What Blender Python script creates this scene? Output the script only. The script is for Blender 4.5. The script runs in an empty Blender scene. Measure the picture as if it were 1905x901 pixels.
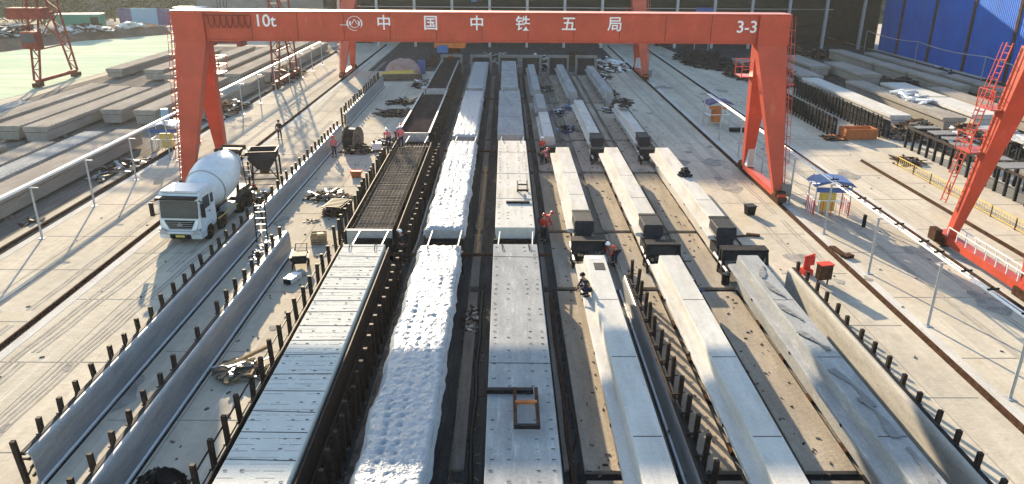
import bpy, math, random
from mathutils import Vector, Matrix, noise
R_ = math.radians
random.seed(7)
S = bpy.context.scene
COL = S.collection

# ------------------------------------------------------------------ camera, sky, sun, exposure
CAM_H = 16.0
dY = Vector((-12.5, 540.5, -1390.0)).normalized()
up = Vector((27.0, 3577.0, 1390.0)); up = (up - dY * up.dot(dY)).normalized()
dX = dY.cross(up)
cd = bpy.data.cameras.new('camera'); cam = bpy.data.objects.new('camera', cd); COL.objects.link(cam)
cam.matrix_world = Matrix(((dX.x, dX.y, dX.z, 0), (dY.x, dY.y, dY.z, 0), (up.x, up.y, up.z, CAM_H), (0, 0, 0, 1)))
cd.sensor_width = 36.0; cd.lens = 1390.0 / 1905.0 * 36.0; cd.clip_start = 0.5; cd.clip_end = 3000
S.camera = cam
SUN_EL, SUN_AZ = 17.0, -18.0
w = bpy.data.worlds.new("World"); S.world = w; w.use_nodes = True
nt = w.node_tree; bg = nt.nodes['Background']
sky = nt.nodes.new('ShaderNodeTexSky'); sky.sky_type = 'NISHITA'; sky.sun_disc = False
sky.sun_elevation = R_(SUN_EL); sky.sun_rotation = R_(SUN_AZ); sky.air_density = 1.3; sky.dust_density = 0.8; sky.ozone_density = 2.0
nt.links.new(sky.outputs[0], bg.inputs[0]); bg.inputs[1].default_value = 0.115
sd = bpy.data.lights.new('sun', 'SUN'); sd.energy = 5.0; sd.angle = R_(0.6); sd.color = (1.0, 0.83, 0.59)
so = bpy.data.objects.new('sun', sd); COL.objects.link(so)
sv = Vector((math.sin(R_(SUN_AZ)) * math.cos(R_(SUN_EL)), math.cos(R_(SUN_AZ)) * math.cos(R_(SUN_EL)), math.sin(R_(SUN_EL))))
so.rotation_euler = sv.to_track_quat('Z', 'Y').to_euler(); so.location = (-40, 60, 60)
S.view_settings.view_transform = 'Standard'; S.view_settings.look = 'None'
S.view_settings.exposure = 1.72; S.view_settings.gamma = 1.0
S.cycles.max_bounces = 6; S.cycles.diffuse_bounces = 3

# ------------------------------------------------------------------ materials
def mat(name, col, rough=0.8, metal=0.0, var=0.15, scale=1.5, col2=None, stretch=None, bump=0.0, bscale=20.0, emit=None, fine=0.0, lo=0.38, hi=0.68):
    m = bpy.data.materials.new(name); m.use_nodes = True
    t = m.node_tree; b = t.nodes['Principled BSDF']
    b.inputs['Roughness'].default_value = rough; b.inputs['Metallic'].default_value = metal
    b.inputs['Specular IOR Level'].default_value = 0.0 if rough > .72 else .08 if rough > .55 else (.35 if rough > .2 else .5)
    c1 = (*col, 1)
    if col2 is None: col2 = tuple(max(0, c * (1 - var * 2.2)) for c in col)
    geo = t.nodes.new('ShaderNodeNewGeometry')
    mp = t.nodes.new('ShaderNodeMapping'); t.links.new(geo.outputs['Position'], mp.inputs[0])
    if stretch: mp.inputs['Scale'].default_value = stretch
    n1 = t.nodes.new('ShaderNodeTexNoise'); n1.inputs['Scale'].default_value = scale; n1.inputs['Detail'].default_value = 6; n1.inputs['Roughness'].default_value = 0.65
    t.links.new(mp.outputs[0], n1.inputs['Vector'])
    cr = t.nodes.new('ShaderNodeValToRGB'); cr.color_ramp.elements[0].position = lo; cr.color_ramp.elements[1].position = hi
    cr.color_ramp.elements[0].color = (*col2, 1); cr.color_ramp.elements[1].color = c1
    t.links.new(n1.outputs['Fac'], cr.inputs[0])
    last = cr.outputs[0]
    if fine > 0:
        n2 = t.nodes.new('ShaderNodeTexNoise'); n2.inputs['Scale'].default_value = scale * 9; n2.inputs['Detail'].default_value = 4
        t.links.new(geo.outputs['Position'], n2.inputs['Vector'])
        mr = t.nodes.new('ShaderNodeMapRange'); mr.inputs[1].default_value = 0.3; mr.inputs[2].default_value = 0.7
        mr.inputs[3].default_value = 1 - fine; mr.inputs[4].default_value = 1 + fine * 0.6
        t.links.new(n2.outputs['Fac'], mr.inputs[0])
        vm = t.nodes.new('ShaderNodeVectorMath'); vm.operation = 'SCALE'
        t.links.new(last, vm.inputs[0]); t.links.new(mr.outputs[0], vm.inputs['Scale']); last = vm.outputs[0]
    t.links.new(last, b.inputs['Base Color'])
    if bump > 0:
        nb = t.nodes.new('ShaderNodeTexNoise'); nb.inputs['Scale'].default_value = bscale; nb.inputs['Detail'].default_value = 5
        t.links.new(geo.outputs['Position'], nb.inputs['Vector'])
        bp = t.nodes.new('ShaderNodeBump'); bp.inputs['Strength'].default_value = bump; bp.inputs['Distance'].default_value = 0.05
        t.links.new(nb.outputs['Fac'], bp.inputs['Height']); t.links.new(bp.outputs[0], b.inputs['Normal'])
    return m

def ribs(m, scale, axis='Y', strength=.6):
    t = m.node_tree; b = t.nodes['Principled BSDF']; geo = t.nodes.new('ShaderNodeNewGeometry')
    wv = t.nodes.new('ShaderNodeTexWave'); wv.wave_type = 'BANDS'; wv.bands_direction = axis; wv.inputs['Scale'].default_value = scale
    t.links.new(geo.outputs['Position'], wv.inputs['Vector'])
    bp = t.nodes.new('ShaderNodeBump'); bp.inputs['Strength'].default_value = strength; bp.inputs['Distance'].default_value = .08
    t.links.new(wv.outputs['Fac'], bp.inputs['Height'])
    if b.inputs['Normal'].links: t.links.new(b.inputs['Normal'].links[0].from_socket, bp.inputs['Normal'])
    t.links.new(bp.outputs[0], b.inputs['Normal']); return m

def mix_layers(m, layers):
    """put further stain layers (real dirt on the surface; painted highlights and shadows on the netting) over a material's colour: (colour, scale, stretch, lo, hi, strength)"""
    t = m.node_tree; b = t.nodes['Principled BSDF']
    geo = t.nodes.new('ShaderNodeNewGeometry')
    for k, (c, sc, st, lo, hi, a) in enumerate(layers):
        src = b.inputs['Base Color'].links[0].from_socket
        mp = t.nodes.new('ShaderNodeMapping'); mp.inputs['Scale'].default_value = st; mp.inputs['Location'].default_value = (k * 17.3, k * 5.1, 3)
        t.links.new(geo.outputs['Position'], mp.inputs[0])
        n = t.nodes.new('ShaderNodeTexNoise'); n.inputs['Scale'].default_value = sc; n.inputs['Detail'].default_value = 7; n.inputs['Roughness'].default_value = 0.7
        t.links.new(mp.outputs[0], n.inputs['Vector'])
        mr = t.nodes.new('ShaderNodeMapRange'); mr.inputs[1].default_value = lo; mr.inputs[2].default_value = hi; mr.inputs[3].default_value = 0; mr.inputs[4].default_value = a
        t.links.new(n.outputs['Fac'], mr.inputs[0])
        mx = t.nodes.new('ShaderNodeMix'); mx.data_type = 'RGBA'
        t.links.new(mr.outputs[0], mx.inputs[0]); t.links.new(src, mx.inputs[6]); mx.inputs[7].default_value = (*c, 1)
        t.links.new(mx.outputs[2], b.inputs['Base Color'])
    return m

M = {}
M['yard'] = mix_layers(mat('yard_concrete', (.50, .445, .36), .85, var=.10, scale=.25, stretch=(1, .35, 1), bump=.25, bscale=6, fine=.10),
    [((.30, .26, .21), .5, (1.8, .10, 1), .52, .70, .6), ((.22, .20, .18), 1.3, (1, .5, 1), .6, .76, .5), ((.56, .52, .45), 1.4, (2.6, .06, 1), .55, .7, .6), ((.40, .29, .17), .35, (1, .5, 1), .55, .72, .5), ((.20, .19, .18), .22, (1, .35, 1), .58, .7, .45), ((.25, .22, .19), 3.2, (2.4, .05, 1), .6, .74, .5)])
M['slab'] = mix_layers(mat('bed_slab_concrete', (.38, .33, .27), .85, var=.12, scale=.9, stretch=(1.5, .3, 1), bump=.3, bscale=8, fine=.15),
    [((.20, .17, .13), .9, (2, .25, 1), .5, .72, .6), ((.30, .19, .10), .8, (1, .4, 1), .6, .78, .5)])
M['dark_floor'] = mix_layers(mat('stained_floor', (.085, .085, .085), .8, var=.25, scale=1.2, stretch=(2, .2, 1), bump=.4, bscale=5, fine=.3),
    [((.04, .04, .042), 1.1, (2.4, .2, 1), .45, .65, .7), ((.15, .14, .12), 1.6, (3, .15, 1), .58, .75, .55)])
M['mid_floor'] = mix_layers(mat('dusty_bed_floor', (.24, .215, .185), .85, var=.2, scale=1.0, stretch=(2, .2, 1), bump=.3, bscale=6, fine=.2),
    [((.10, .09, .08), 1.1, (2.4, .2, 1), .5, .68, .7)])
M['beam'] = mix_layers(mat('beam_concrete', (.53, .51, .475), .8, var=.08, scale=1.2, stretch=(1.5, .25, 1), bump=.2, bscale=10, fine=.08),
    [((.30, .28, .25), 1.0, (2.2, .3, 1), .52, .72, .6), ((.46, .40, .28), .8, (1, .6, 2), .56, .74, .5), ((.24, .23, .22), 3.5, (1, .5, 1), .60, .72, .6), ((.33, .29, .24), .5, (1, .4, 1), .5, .7, .5)])
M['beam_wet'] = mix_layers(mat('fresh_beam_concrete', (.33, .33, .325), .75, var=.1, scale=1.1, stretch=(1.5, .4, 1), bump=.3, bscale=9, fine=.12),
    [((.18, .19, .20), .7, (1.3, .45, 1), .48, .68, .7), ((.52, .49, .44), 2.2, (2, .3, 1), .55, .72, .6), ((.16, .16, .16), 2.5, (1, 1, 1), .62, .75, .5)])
M['beam_old'] = mix_layers(mat('stored_beam_concrete', (.33, .295, .255), .85, var=.12, scale=.7, stretch=(1, .25, 1), bump=.2, bscale=6, fine=.1),
    [((.20, .18, .16), .7, (1.6, .2, 1), .52, .75, .6), ((.52, .48, .42), .8, (1.4, .15, 1), .58, .75, .5)])
M['blanket'] = mix_layers(mat('curing_blanket', (.53, .52, .48), .8, var=.05, scale=1.5, bump=.35, bscale=14, fine=.06),
    [((.42, .40, .36), 2.2, (1, .6, 1), .6, .78, .5)])
M['sheet'] = mix_layers(mat('white_plastic_sheet', (.32, .335, .35), .3, .0, var=.06, scale=2.5, bump=.7, bscale=13), [((.34, .34, .33), 1.4, (1, .6, 1), .56, .78, .6)])
M['red'] = mix_layers(mat('red_crane_paint', (.49, .062, .028), .42, var=.10, scale=.8, fine=.08),
    [((.34, .05, .03), 1.0, (1.6, 1.6, .35), .5, .75, .6), ((.66, .20, .12), 1.7, (1, 1, .3), .6, .8, .5), ((.16, .07, .05), 2.6, (1.2, 1.2, .25), .66, .82, .6)])
M['dullred'] = mat('weathered_red_paint', (.26, .045, .03), .6, var=.2, scale=1.5, fine=.15)
M['paleblue'] = mat('pale_blue_plastic', (.22, .36, .48), .5, var=.08, scale=3)
M['mud'] = mix_layers(mat('dark_muddy_ground', (.075, .068, .06), .9, var=.25, scale=.5, bump=.5, bscale=3, fine=.3), [((.17, .155, .14), .4, (1.5, .3, 1), .52, .7, .6)])
M['joint'] = mat('joint_filler', (.27, .25, .215), .9, var=.1)
M['tyremark'] = mat('tyre_dust', (.375, .34, .29), .9, var=.15, scale=1.2)
M['spill'] = mat('dried_cement_spill', (.36, .335, .30), .9, var=.2, scale=1.5, fine=.2)
M['orange'] = mat('faded_orange_paint', (.50, .17, .06), .6, var=.15, scale=2, fine=.1)
M['rust'] = mat('rusty_steel', (.10, .055, .035), .8, .2, var=.25, scale=4, fine=.25)
M['post'] = mat('dark_form_post', (.05, .034, .027), .65, .2, var=.25, scale=4, fine=.2)
M['form'] = mix_layers(mat('steel_form_face', (.33, .33, .335), .42, .25, var=.12, scale=1.3, stretch=(1, .5, 3), fine=.12),
    [((.10, .095, .09), 1.0, (1, .4, 3), .55, .75, .6), ((.30, .26, .2), 1.4, (1, .3, 2), .6, .8, .4)])
M['formlit'] = mix_layers(mat('sunlit_form_face', (.38, .36, .32), .7, var=.12, scale=1.3, stretch=(1, .5, 3), fine=.12),  # warmer, paler copy of the form face with sunlight put into its colour
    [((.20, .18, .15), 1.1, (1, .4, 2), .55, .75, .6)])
M['black'] = mat('black_steel', (.02, .02, .023), .6, .1, var=.3, scale=3)
M['navy'] = mat('dark_tarpaulin', (.03, .033, .042), .65, var=.2, scale=3, bump=.4, bscale=6)
M['brown'] = mix_layers(mat('dark_brown_form_floor', (.038, .031, .034), .8, var=.2, scale=1.4, stretch=(1, .3, 1), fine=.15), [((.07, .06, .06), 1.2, (2, .2, 1), .55, .75, .5)])  # near-black brown base with slightly paler streaks
M['rebar'] = mat('rebar', (.17, .12, .09), .7, .3, var=.3, scale=6)
M['steel'] = mat('galvanised_steel', (.42, .43, .44), .5, .4, var=.1, scale=4)
M['white'] = mat('white_paint', (.80, .80, .80), .4, var=.05, scale=3)
M['whitedirty'] = mix_layers(mat('dusty_white_paint', (.66, .68, .70), .4, var=.06, scale=2, fine=.05), [((.36, .34, .31), 1.6, (1, 1, 1), .55, .75, .5)])
M['lime'] = mat('white_busbar', (.85, .84, .82), .5, var=.05, scale=6)
M['glass'] = mat('dark_window_glass', (.05, .065, .075), .1, var=.1, scale=2)
M['tyre'] = mat('tyre_rubber', (.03, .028, .027), .85, var=.2, scale=6)
M['blue'] = mat('blue_cladding', (.008, .11, .50), .6, var=.10, scale=.3, fine=.05)
M['blue'] = mix_layers(ribs(M['blue'], .8), [((.03, .13, .38), .35, (1, 1, .3), .5, .7, .7), ((.06, .10, .22), 1.2, (1, 1.2, .25), .6, .78, .6)])
M['bluep'] = mat('blue_paint', (.05, .11, .30), .5, var=.1, scale=3)
M['yellow'] = mat('yellow_paint', (.66, .47, .12), .6, var=.1, scale=3)
M['wood'] = mat('weathered_wood', (.42, .30, .17), .85, var=.2, scale=5)
M['scrapwood'] = mat('mixed_scrap', (.24, .19, .15), .9, var=.3, scale=3, fine=.3)
M['green'] = mat('green_steel', (.03, .22, .15), .55, var=.1, scale=2)
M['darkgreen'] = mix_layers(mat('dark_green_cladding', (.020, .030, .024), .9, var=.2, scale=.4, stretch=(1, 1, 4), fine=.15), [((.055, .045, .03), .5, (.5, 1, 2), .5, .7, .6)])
M['shedgrey'] = mat('grey_cladding', (.20, .20, .20), .7, var=.1, scale=.6)
M['soil'] = mix_layers(mat('bare_soil', (.22, .15, .11), .95, var=.2, scale=.3, bump=.6, bscale=3, fine=.2), [((.10, .10, .06), .4, (1, 1, 1), .5, .7, .7)])
M['hill'] = mix_layers(mat('scrubby_hillside', (.075, .08, .05), .95, var=.3, scale=.4, bump=1, bscale=2, fine=.4), [((.20, .15, .10), .5, (1, 1, 1), .5, .7, .6)])
M['net'] = mix_layers(mat('green_dust_netting', (.46, .50, .37), .8, var=.05, scale=.25, stretch=(.3, 1, 1), bump=.8, bscale=1.2, fine=.05),
    [((.27, .40, .30), .5, (.15, 1.8, 1), .48, .64, .8), ((.62, .60, .48), .45, (.2, 1.5, 1), .52, .66, .8), ((.22, .26, .18), 1.2, (.2, 2.5, 1), .6, .7, .6)])  # pale and dark stripes paint highlights and shadows into the netting colour
M['leaf'] = mat('foliage', (.10, .13, .035), .8, var=.3, scale=.8, fine=.4)
M['bark'] = mat('bark', (.10, .07, .05), .9, var=.2, scale=4)
M['skin'] = mat('skin', (.42, .24, .16), .6, var=.05)
M['vest'] = mat('orange_red_work_vest', (.62, .06, .04), .7, var=.1, scale=8)
M['pinkvest'] = mat('faded_red_work_vest', (.60, .14, .16), .7, var=.1, scale=8)
M['trouser'] = mat('navy_work_trousers', (.035, .04, .07), .85, var=.2, scale=8)
M['helmet'] = mat('white_helmet', (.8, .8, .8), .3, var=.02)
M['redhelmet'] = mat('red_helmet', (.55, .04, .03), .3, var=.02)
M['purple'] = mat('purple_tarpaulin', (.12, .10, .22), .7, var=.2, scale=2, bump=.5, bscale=4)
M['pink'] = mat('pinkish_tarpaulin', (.42, .28, .26), .8, var=.2, scale=1.5, bump=.8, bscale=3)
M['letter'] = mat('white_lettering', (.82, .80, .80), .5, var=.05, scale=5)

# ------------------------------------------------------------------ mesh building
class MB:
    def __init__(s): s.v = []; s.f = []
    def add(s, vs, fs):
        o = len(s.v); s.v += [tuple(p) for p in vs]; s.f += [tuple(i + o for i in q) for q in fs]; return s
    def hexa(s, p):   # 8 points: bottom 4 (ccw), top 4
        return s.add(p, [(3, 2, 1, 0), (4, 5, 6, 7), (0, 1, 5, 4), (1, 2, 6, 5), (2, 3, 7, 6), (3, 0, 4, 7)])
    def box(s, x0, x1, y0, y1, z0, z1):
        return s.hexa([(x0, y0, z0), (x1, y0, z0), (x1, y1, z0), (x0, y1, z0), (x0, y0, z1), (x1, y0, z1), (x1, y1, z1), (x0, y1, z1)])
    def cbox(s, c, d, rz=0, tilt=0, roll=0):
        m = Matrix.Translation(c) @ Matrix.Rotation(rz, 4, 'Z') @ Matrix.Rotation(tilt, 4, 'X') @ Matrix.Rotation(roll, 4, 'Y')
        a, b, h = d[0] / 2, d[1] / 2, d[2] / 2
        return s.hexa([m @ Vector(p) for p in [(-a, -b, -h), (a, -b, -h), (a, b, -h), (-a, b, -h), (-a, -b, h), (a, -b, h), (a, b, h), (-a, b, h)]])
    def bar(s, p0, p1, wd, h=None, w1=None, h1=None):
        p0 = Vector(p0); p1 = Vector(p1); h = h or wd; w1 = w1 or wd; h1 = h1 or h
        d = (p1 - p0).normalized(); ref = Vector((0, 0, 1)) if abs(d.z) < .9 else Vector((0, 1, 0))
        sx = d.cross(ref).normalized(); sy = sx.cross(d)
        P = []
        for q, a, b in ((p0, wd / 2, h / 2), (p1, w1 / 2, h1 / 2)):
            P += [q - sx * a - sy * b, q + sx * a - sy * b, q + sx * a + sy * b, q - sx * a + sy * b]
        return s.hexa(P)
    def tube(s, p0, p1, r0, r1=None, n=8, cap=True):
        p0 = Vector(p0); p1 = Vector(p1); r1 = r0 if r1 is None else r1
        d = (p1 - p0).normalized(); ref = Vector((0, 0, 1)) if abs(d.z) < .9 else Vector((0, 1, 0))
        sx = d.cross(ref).normalized(); sy = sx.cross(d)
        vs = []
        for q, r in ((p0, r0), (p1, r1)):
            for k in range(n):
                a = 2 * math.pi * k / n; vs.append(q + sx * (r * math.cos(a)) + sy * (r * math.sin(a)))
        fs = [(k, (k + 1) % n, n + (k + 1) % n, n + k) for k in range(n)]
        if cap: fs += [tuple(range(n - 1, -1, -1)), tuple(range(n, 2 * n))]
        return s.add(vs, fs)
    def path(s, pts, r, n=6):
        for a, b in zip(pts[:-1], pts[1:]): s.tube(a, b, r, r, n)
        return s
    def prism(s, prof, y0, y1, dx=0):   # profile of (x,z), extruded along y
        n = len(prof)
        vs = [(x, y0, z) for x, z in prof] + [(x + dx, y1, z) for x, z in prof]
        return s.add(vs, [(k, (k + 1) % n, n + (k + 1) % n, n + k) for k in range(n)] + [tuple(range(n - 1, -1, -1)), tuple(range(n, 2 * n))])
    def prismx(s, prof, x0, x1):   # profile of (y,z), extruded along x
        n = len(prof)
        vs = [(x0, y, z) for y, z in prof] + [(x1, y, z) for y, z in prof]
        return s.add(vs, [(k, (k + 1) % n, n + (k + 1) % n, n + k) for k in range(n)] + [tuple(range(n - 1, -1, -1)), tuple(range(n, 2 * n))])
    def ngonz(s, pts, z0, z1):
        n = len(pts)
        vs = [(x, y, z0) for x, y in pts] + [(x, y, z1) for x, y in pts]
        return s.add(vs, [(k, (k + 1) % n, n + (k + 1) % n, n + k) for k in range(n)] + [tuple(range(n - 1, -1, -1)), tuple(range(n, 2 * n))])
    def lathe(s, prof, origin, axis, n=20):   # profile (t along axis, r)
        o = Vector(origin); d = Vector(axis).normalized(); ref = Vector((0, 0, 1)) if abs(d.z) < .9 else Vector((0, 1, 0))
        sx = d.cross(ref).normalized(); sy = sx.cross(d); vs = []; m = len(prof)
        for t, r in prof:
            for k in range(n):
                a = 2 * math.pi * k / n; vs.append(o + d * t + sx * (r * math.cos(a)) + sy * (r * math.sin(a)))
        fs = [(i * n + k, i * n + (k + 1) % n, (i + 1) * n + (k + 1) % n, (i + 1) * n + k) for i in range(m - 1) for k in range(n)]
        fs += [tuple(range(n - 1, -1, -1)), tuple(range((m - 1) * n, m * n))]
        return s.add(vs, fs)
    def build(s, name, m, parent=None, smooth=False, loc=None):
        me = bpy.data.meshes.new(name); me.from_pydata(s.v, [], s.f); me.materials.append(M[m] if isinstance(m, str) else m)
        import bmesh
        bm = bmesh.new(); bm.from_mesh(me); bmesh.ops.recalc_face_normals(bm, faces=bm.faces); bm.to_mesh(me); bm.free()
        if smooth:
            me.polygons.foreach_set('use_smooth', [True] * len(me.polygons))
            try: me.set_sharp_from_angle(angle=R_(40))
            except Exception: pass
        o = bpy.data.objects.new(name, me); COL.objects.link(o)
        if parent is not None: o.parent = parent
        if loc is not None: o.location = loc
        return o

def tag(o, label, cat, group=None):
    o['label'] = label; o['category'] = cat
    if group: o['group'] = group
    return o
def thing(name, label, cat, loc=(0, 0, 0), rz=0, group=None):
    o = bpy.data.objects.new(name, None); COL.objects.link(o); o.location = loc; o.rotation_euler = (0, 0, rz)
    o.empty_display_size = .3
    return tag(o, label, cat, group)
def struct(name, mb, m):
    o = mb.build(name, m); o['kind'] = 'structure'; return o
def dup(root, loc, label, rz=None, group=None):
    def cp(o, par):
        c = o.copy(); COL.objects.link(c)
        if par is not None: c.parent = par
        for ch in o.children: cp(ch, c)
        return c
    c = cp(root, None); c.location = loc; c['label'] = label
    if rz is not None: c.rotation_euler = (0, 0, rz)
    if group: c['group'] = group
    return c
ORD = ['', 'first', 'second', 'third', 'fourth', 'fifth', 'sixth', 'seventh', 'eighth', 'ninth', 'tenth', 'eleventh', 'twelfth', 'thirteenth', 'fourteenth', 'fifteenth', 'sixteenth']

# ------------------------------------------------------------------ ground
struct('yard_ground', MB().add([(-400, -150, 0), (400, -150, 0), (400, 600, 0), (-400, 600, 0)], [(0, 1, 2, 3)]), 'yard')
struct('casting_floor', MB().add([(-6.2, 0, .006), (3.2, 0, .006), (3.2, 112, .006), (-6.2, 112, .006)], [(0, 1, 2, 3)]), 'dark_floor')
struct('dark_yard_floor', MB().add([(3.2, 0, .004), (13.6, 0, .004), (13.6, 112, .004), (3.2, 112, .004)], [(0, 1, 2, 3)]), 'mid_floor')
struct('dark_ground', MB().add([(-19.5, 108, .008), (17.4, 108, .008), (17.4, 158, .008), (-19.5, 158, .008)], [(0, 1, 2, 3)]), 'dark_floor')  # plain dark sheet laid over the far ground
struct('dark_ground', MB().add([(31, 112, .008), (66, 104, .008), (66, 158, .008), (27, 158, .008)], [(0, 1, 2, 3)]), 'dark_floor')
# low slabs between the beam lines, separated by cross channels
cuts = [8, 19.6, 20.1, 34.0, 34.5, 42.3, 42.8, 55.4, 55.9, 66, 66.5, 84, 84.5, 104]
sl = MB()
for (xa, xb) in ((2.7, 3.95), (6.28, 7.72), (9.95, 11.65)):
    for k in range(0, len(cuts), 2):
        j = random.uniform(-.05, .05)
        sl.box(xa + j, xb + j, cuts[k], cuts[k + 1], 0, .15)
struct('bed_slabs', sl, 'slab')
ks = MB()
for (xa, xb) in ( (6.05, 6.25), (9.15, 9.6), (13.1, 13.35)):
    for k in range(0, len(cuts), 2):
        if xa > 6 and xa < 6.1 and cuts[k] < 34: continue
        ks.box(xa, xb, cuts[k] + .1, cuts[k + 1] - .1, 0, .13)
struct('bed_kerbs', ks, 'slab')
ks = MB()
for (xa, xb) in ((-5.1, -4.75), (-1.75, -1.3), (2.0, 2.25), (5.1, 5.4), (8.95, 9.1)):
    for k in range(0, len(cuts), 2):
        if xa > 5 and cuts[k] < 34: continue
        ks.box(xa, xb, cuts[k] + .1, cuts[k + 1] - .1, 0, .12)
struct('gutter_kerbs', ks, 'mid_floor')
st = MB()
for k in range(2, len(cuts), 2):
    st.box(2.4, 13.1, cuts[k - 1] + .02, cuts[k] - .02, .0, .012)
struct('cross_channels', st, 'black')
# rail strips
for i, (x, y0, y1, ww) in enumerate(((-21.6, -5, 140, .42), (18.8, -5, 140, .34), (25.1, -5, 140, .34), (-28.5, -5, 140, .7), (29.6, 15, 60, .3))):
    struct('rail_channel', MB().box(x - ww / 2, x + ww / 2, y0, y1, 0, .016), 'rust' if i != 3 else 'dark_floor')
    if i < 4:
        sgn = 1 if i in (0,) else -1
        struct('concrete_strip', MB().box(x + ww / 2 + .02, x + ww / 2 + .5, y0, y1, 0, .012), 'beam')
    side = ('left-hand crane rail beside the mixer truck, set in a dark groove', 'rusty crane rail along the right side of the beam beds, under the big crane',
            'rusty crane rail carrying the cut-off red crane at right', 'crane rail beside the stored beams at far left', 'short crane rail nearest the yellow railing')[i]
    mb = MB().box(x - .09, x + .09, y0, y1, .016, .05).box(x - .035, x + .035, y0, y1, .05, .16)
    tag(mb.build('crane_rail', 'rust'), side, 'rail', 'crane rails along the yard')
jm = MB(); r = random.Random(2)
for (xa, xb) in ((-27.5, -21.9), (-21.2, -15.6), (-14.4, -9.2), (14.9, 18.4), (19.2, 24.7), (25.5, 29.3), (30, 36)):
    y = 12 + r.uniform(0, 4)
    while y < 120:
        jm.box(xa, xb, y, y + .035, 0, .009); y += r.choice((5, 6, 6))
for x in (-25.0, -18.5, -11.8, 16.6, 22.0, 27.3, 33.0): jm.box(x - .018, x + .018, 10, 125, 0, .0075)
struct('slab_joints', jm, 'joint')
tm_ = MB(); r = random.Random(12)
for (x0, y0, y1, dr_) in ((-20.2, 14, 118, .6), (-17.9, 14, 118, .6), (-24.6, 20, 110, .3), (-22.8, 20, 110, .3), (16.1, 38, 110, .3), (17.5, 38, 110, .3), (21.6, 20, 112, .4), (23.4, 20, 112, .4), (-18.9, 12, 60, 1.2), (-16.7, 12, 60, 1.2)):
    ph = int(abs(x0)) * .7 if 0 else int(y0) * .3; n = 60; P_ = []
    for q in range(n + 1):
        y = y0 + (y1 - y0) * q / n; x = x0 + dr_ * math.sin(y * .06 + ph) + .03 * math.sin(y * 1.3); P_.append((x, y))
    for q in range(n):
        if r.random() < .05: continue
        (xa, ya), (xb, yb) = P_[q], P_[q + 1]
        for o_ in (-.12, .1):
            tm_.add([(xa + o_, ya, .0105), (xa + o_ + .11, ya, .0105), (xb + o_ + .11, yb, .0105), (xb + o_, yb, .0105)], [(0, 1, 2, 3)])
struct('tyre_marks', tm_, 'tyremark')
sp_ = MB()
for k in range(46):   # dried spills
    cx_, cy_ = r.choice([(r.uniform(-27, -10), r.uniform(16, 90)), (r.uniform(14, 29), r.uniform(20, 100))]); rr_ = r.uniform(.15, .8); n = 14
    pts_ = [(cx_ + rr_ * math.cos(a_) * (1 + .35 * math.sin(a_ * 3 + k)) , cy_ + rr_ * 1.6 * math.sin(a_) * (1 + .3 * math.cos(a_ * 2 + k)), .0118 + k * .00004) for a_ in [6.283 * j / n for j in range(n)]]
    sp_.add(pts_, [tuple(range(n))])
struct('dried_spills', sp_, 'spill')
# soil, netting, bank at the left
struct('muddy_ground', MB().add([(38, 60, .008), (66.9, 52, .008), (66.9, 104, .008), (31, 112, .008), (37, 96, .008)], [(0, 1, 2, 3, 4)]), 'mud')
struct('storage_ground', MB().add([(-53.5, 28, .008), (-29.4, 28, .008), (-29.4, 136, .008), (-52.5, 136, .008), (-54.5, 90, .008)], [(0, 1, 2, 3, 4)]), 'mid_floor')
struct('green_netting_ground', MB().ngonz([(-54.6, 55), (-57, 80), (-55.5, 102), (-54, 128), (-66, 156), (-78, 143), (-83, 123), (-98, 105), (-110, 55)], 0, .03), 'net')
bank = MB()
pts = [(-110, 96), (-84, 121), (-79, 142), (-67, 156), (-52, 160), (-34, 162)]
for (a, b) in zip(pts[:-1], pts[1:]):
    d = Vector((b[0] - a[0], b[1] - a[1], 0)).normalized(); nn = Vector((-d.y, d.x, 0))
    A = Vector((*a, 0)); B = Vector((*b, 0))
    bank.hexa([A, B, B + nn * 14, A + nn * 14, A + nn * 3 + Vector((0, 0, 1.4)), B + nn * 3 + Vector((0, 0, 1.4)), B + nn * 12 + Vector((0, 0, 1.5)), A + nn * 12 + Vector((0, 0, 1.5))])
struct('earth_bank', bank, 'soil')
# hillside behind
hb = MB(); nx, ny = 60, 14
for j in range(ny + 1):
    for i in range(nx + 1):
        x = -330 + i * 12; y = 186 + j * 12
        z = -0.5 + max(0, j - .5) * 3.2 + noise.noise(Vector((x * .03, y * .03, 1))) * 3 * min(1, j)
        hb.v.append((x, y, z))
for j in range(ny):
    for i in range(nx):
        a = j * (nx + 1) + i; hb.f.append((a, a + 1, a + nx + 2, a + nx + 1))
struct('hillside', hb, 'hill')

# ------------------------------------------------------------------ shed and halls
shed = thing('open_shed', 'huge dark open-fronted shed behind the yard with pale steel columns', 'shed', (0, 0, 0))
roofp = [(-33, 22.4), (-26.5, 22.6), (-26.4, 26.4), (-7, 26.4), (1, 23.8), (20, 18.0), (66.8, 17.6)]  # unseen roof outline, stepped and raised to cast the wide shade on the yard
MB().prism(roofp + [(x, z + .5) for x, z in reversed(roofp)], 137, 180).build('roof', 'shedgrey', shed)
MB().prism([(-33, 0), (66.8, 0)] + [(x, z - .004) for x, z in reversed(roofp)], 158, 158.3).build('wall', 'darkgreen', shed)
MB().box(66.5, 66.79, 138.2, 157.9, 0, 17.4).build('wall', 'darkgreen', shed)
MB().box(-33.4, -33.05, 144, 180, 0, 22.3).build('wall', 'darkgreen', shed)
for k in range(15):
    x = -29.2 + k * 6.62
    MB().box(x - .22, x + .22, 137.2, 137.7, 0, (22.3 if x < -26.4 else 26.3 if x < -7 else 23.7 if x < 1 else 17.5)).build('column', 'steel', shed)
for z in (2.2, 4.0, 5.4, 7.6, 12, 16):
    MB().box(-33, 66.8, 157.7, 157.95, z, z + .16).build('wall_rail', 'rust' if z < 5 else 'steel', shed)
rnd = random.Random(3)
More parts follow.
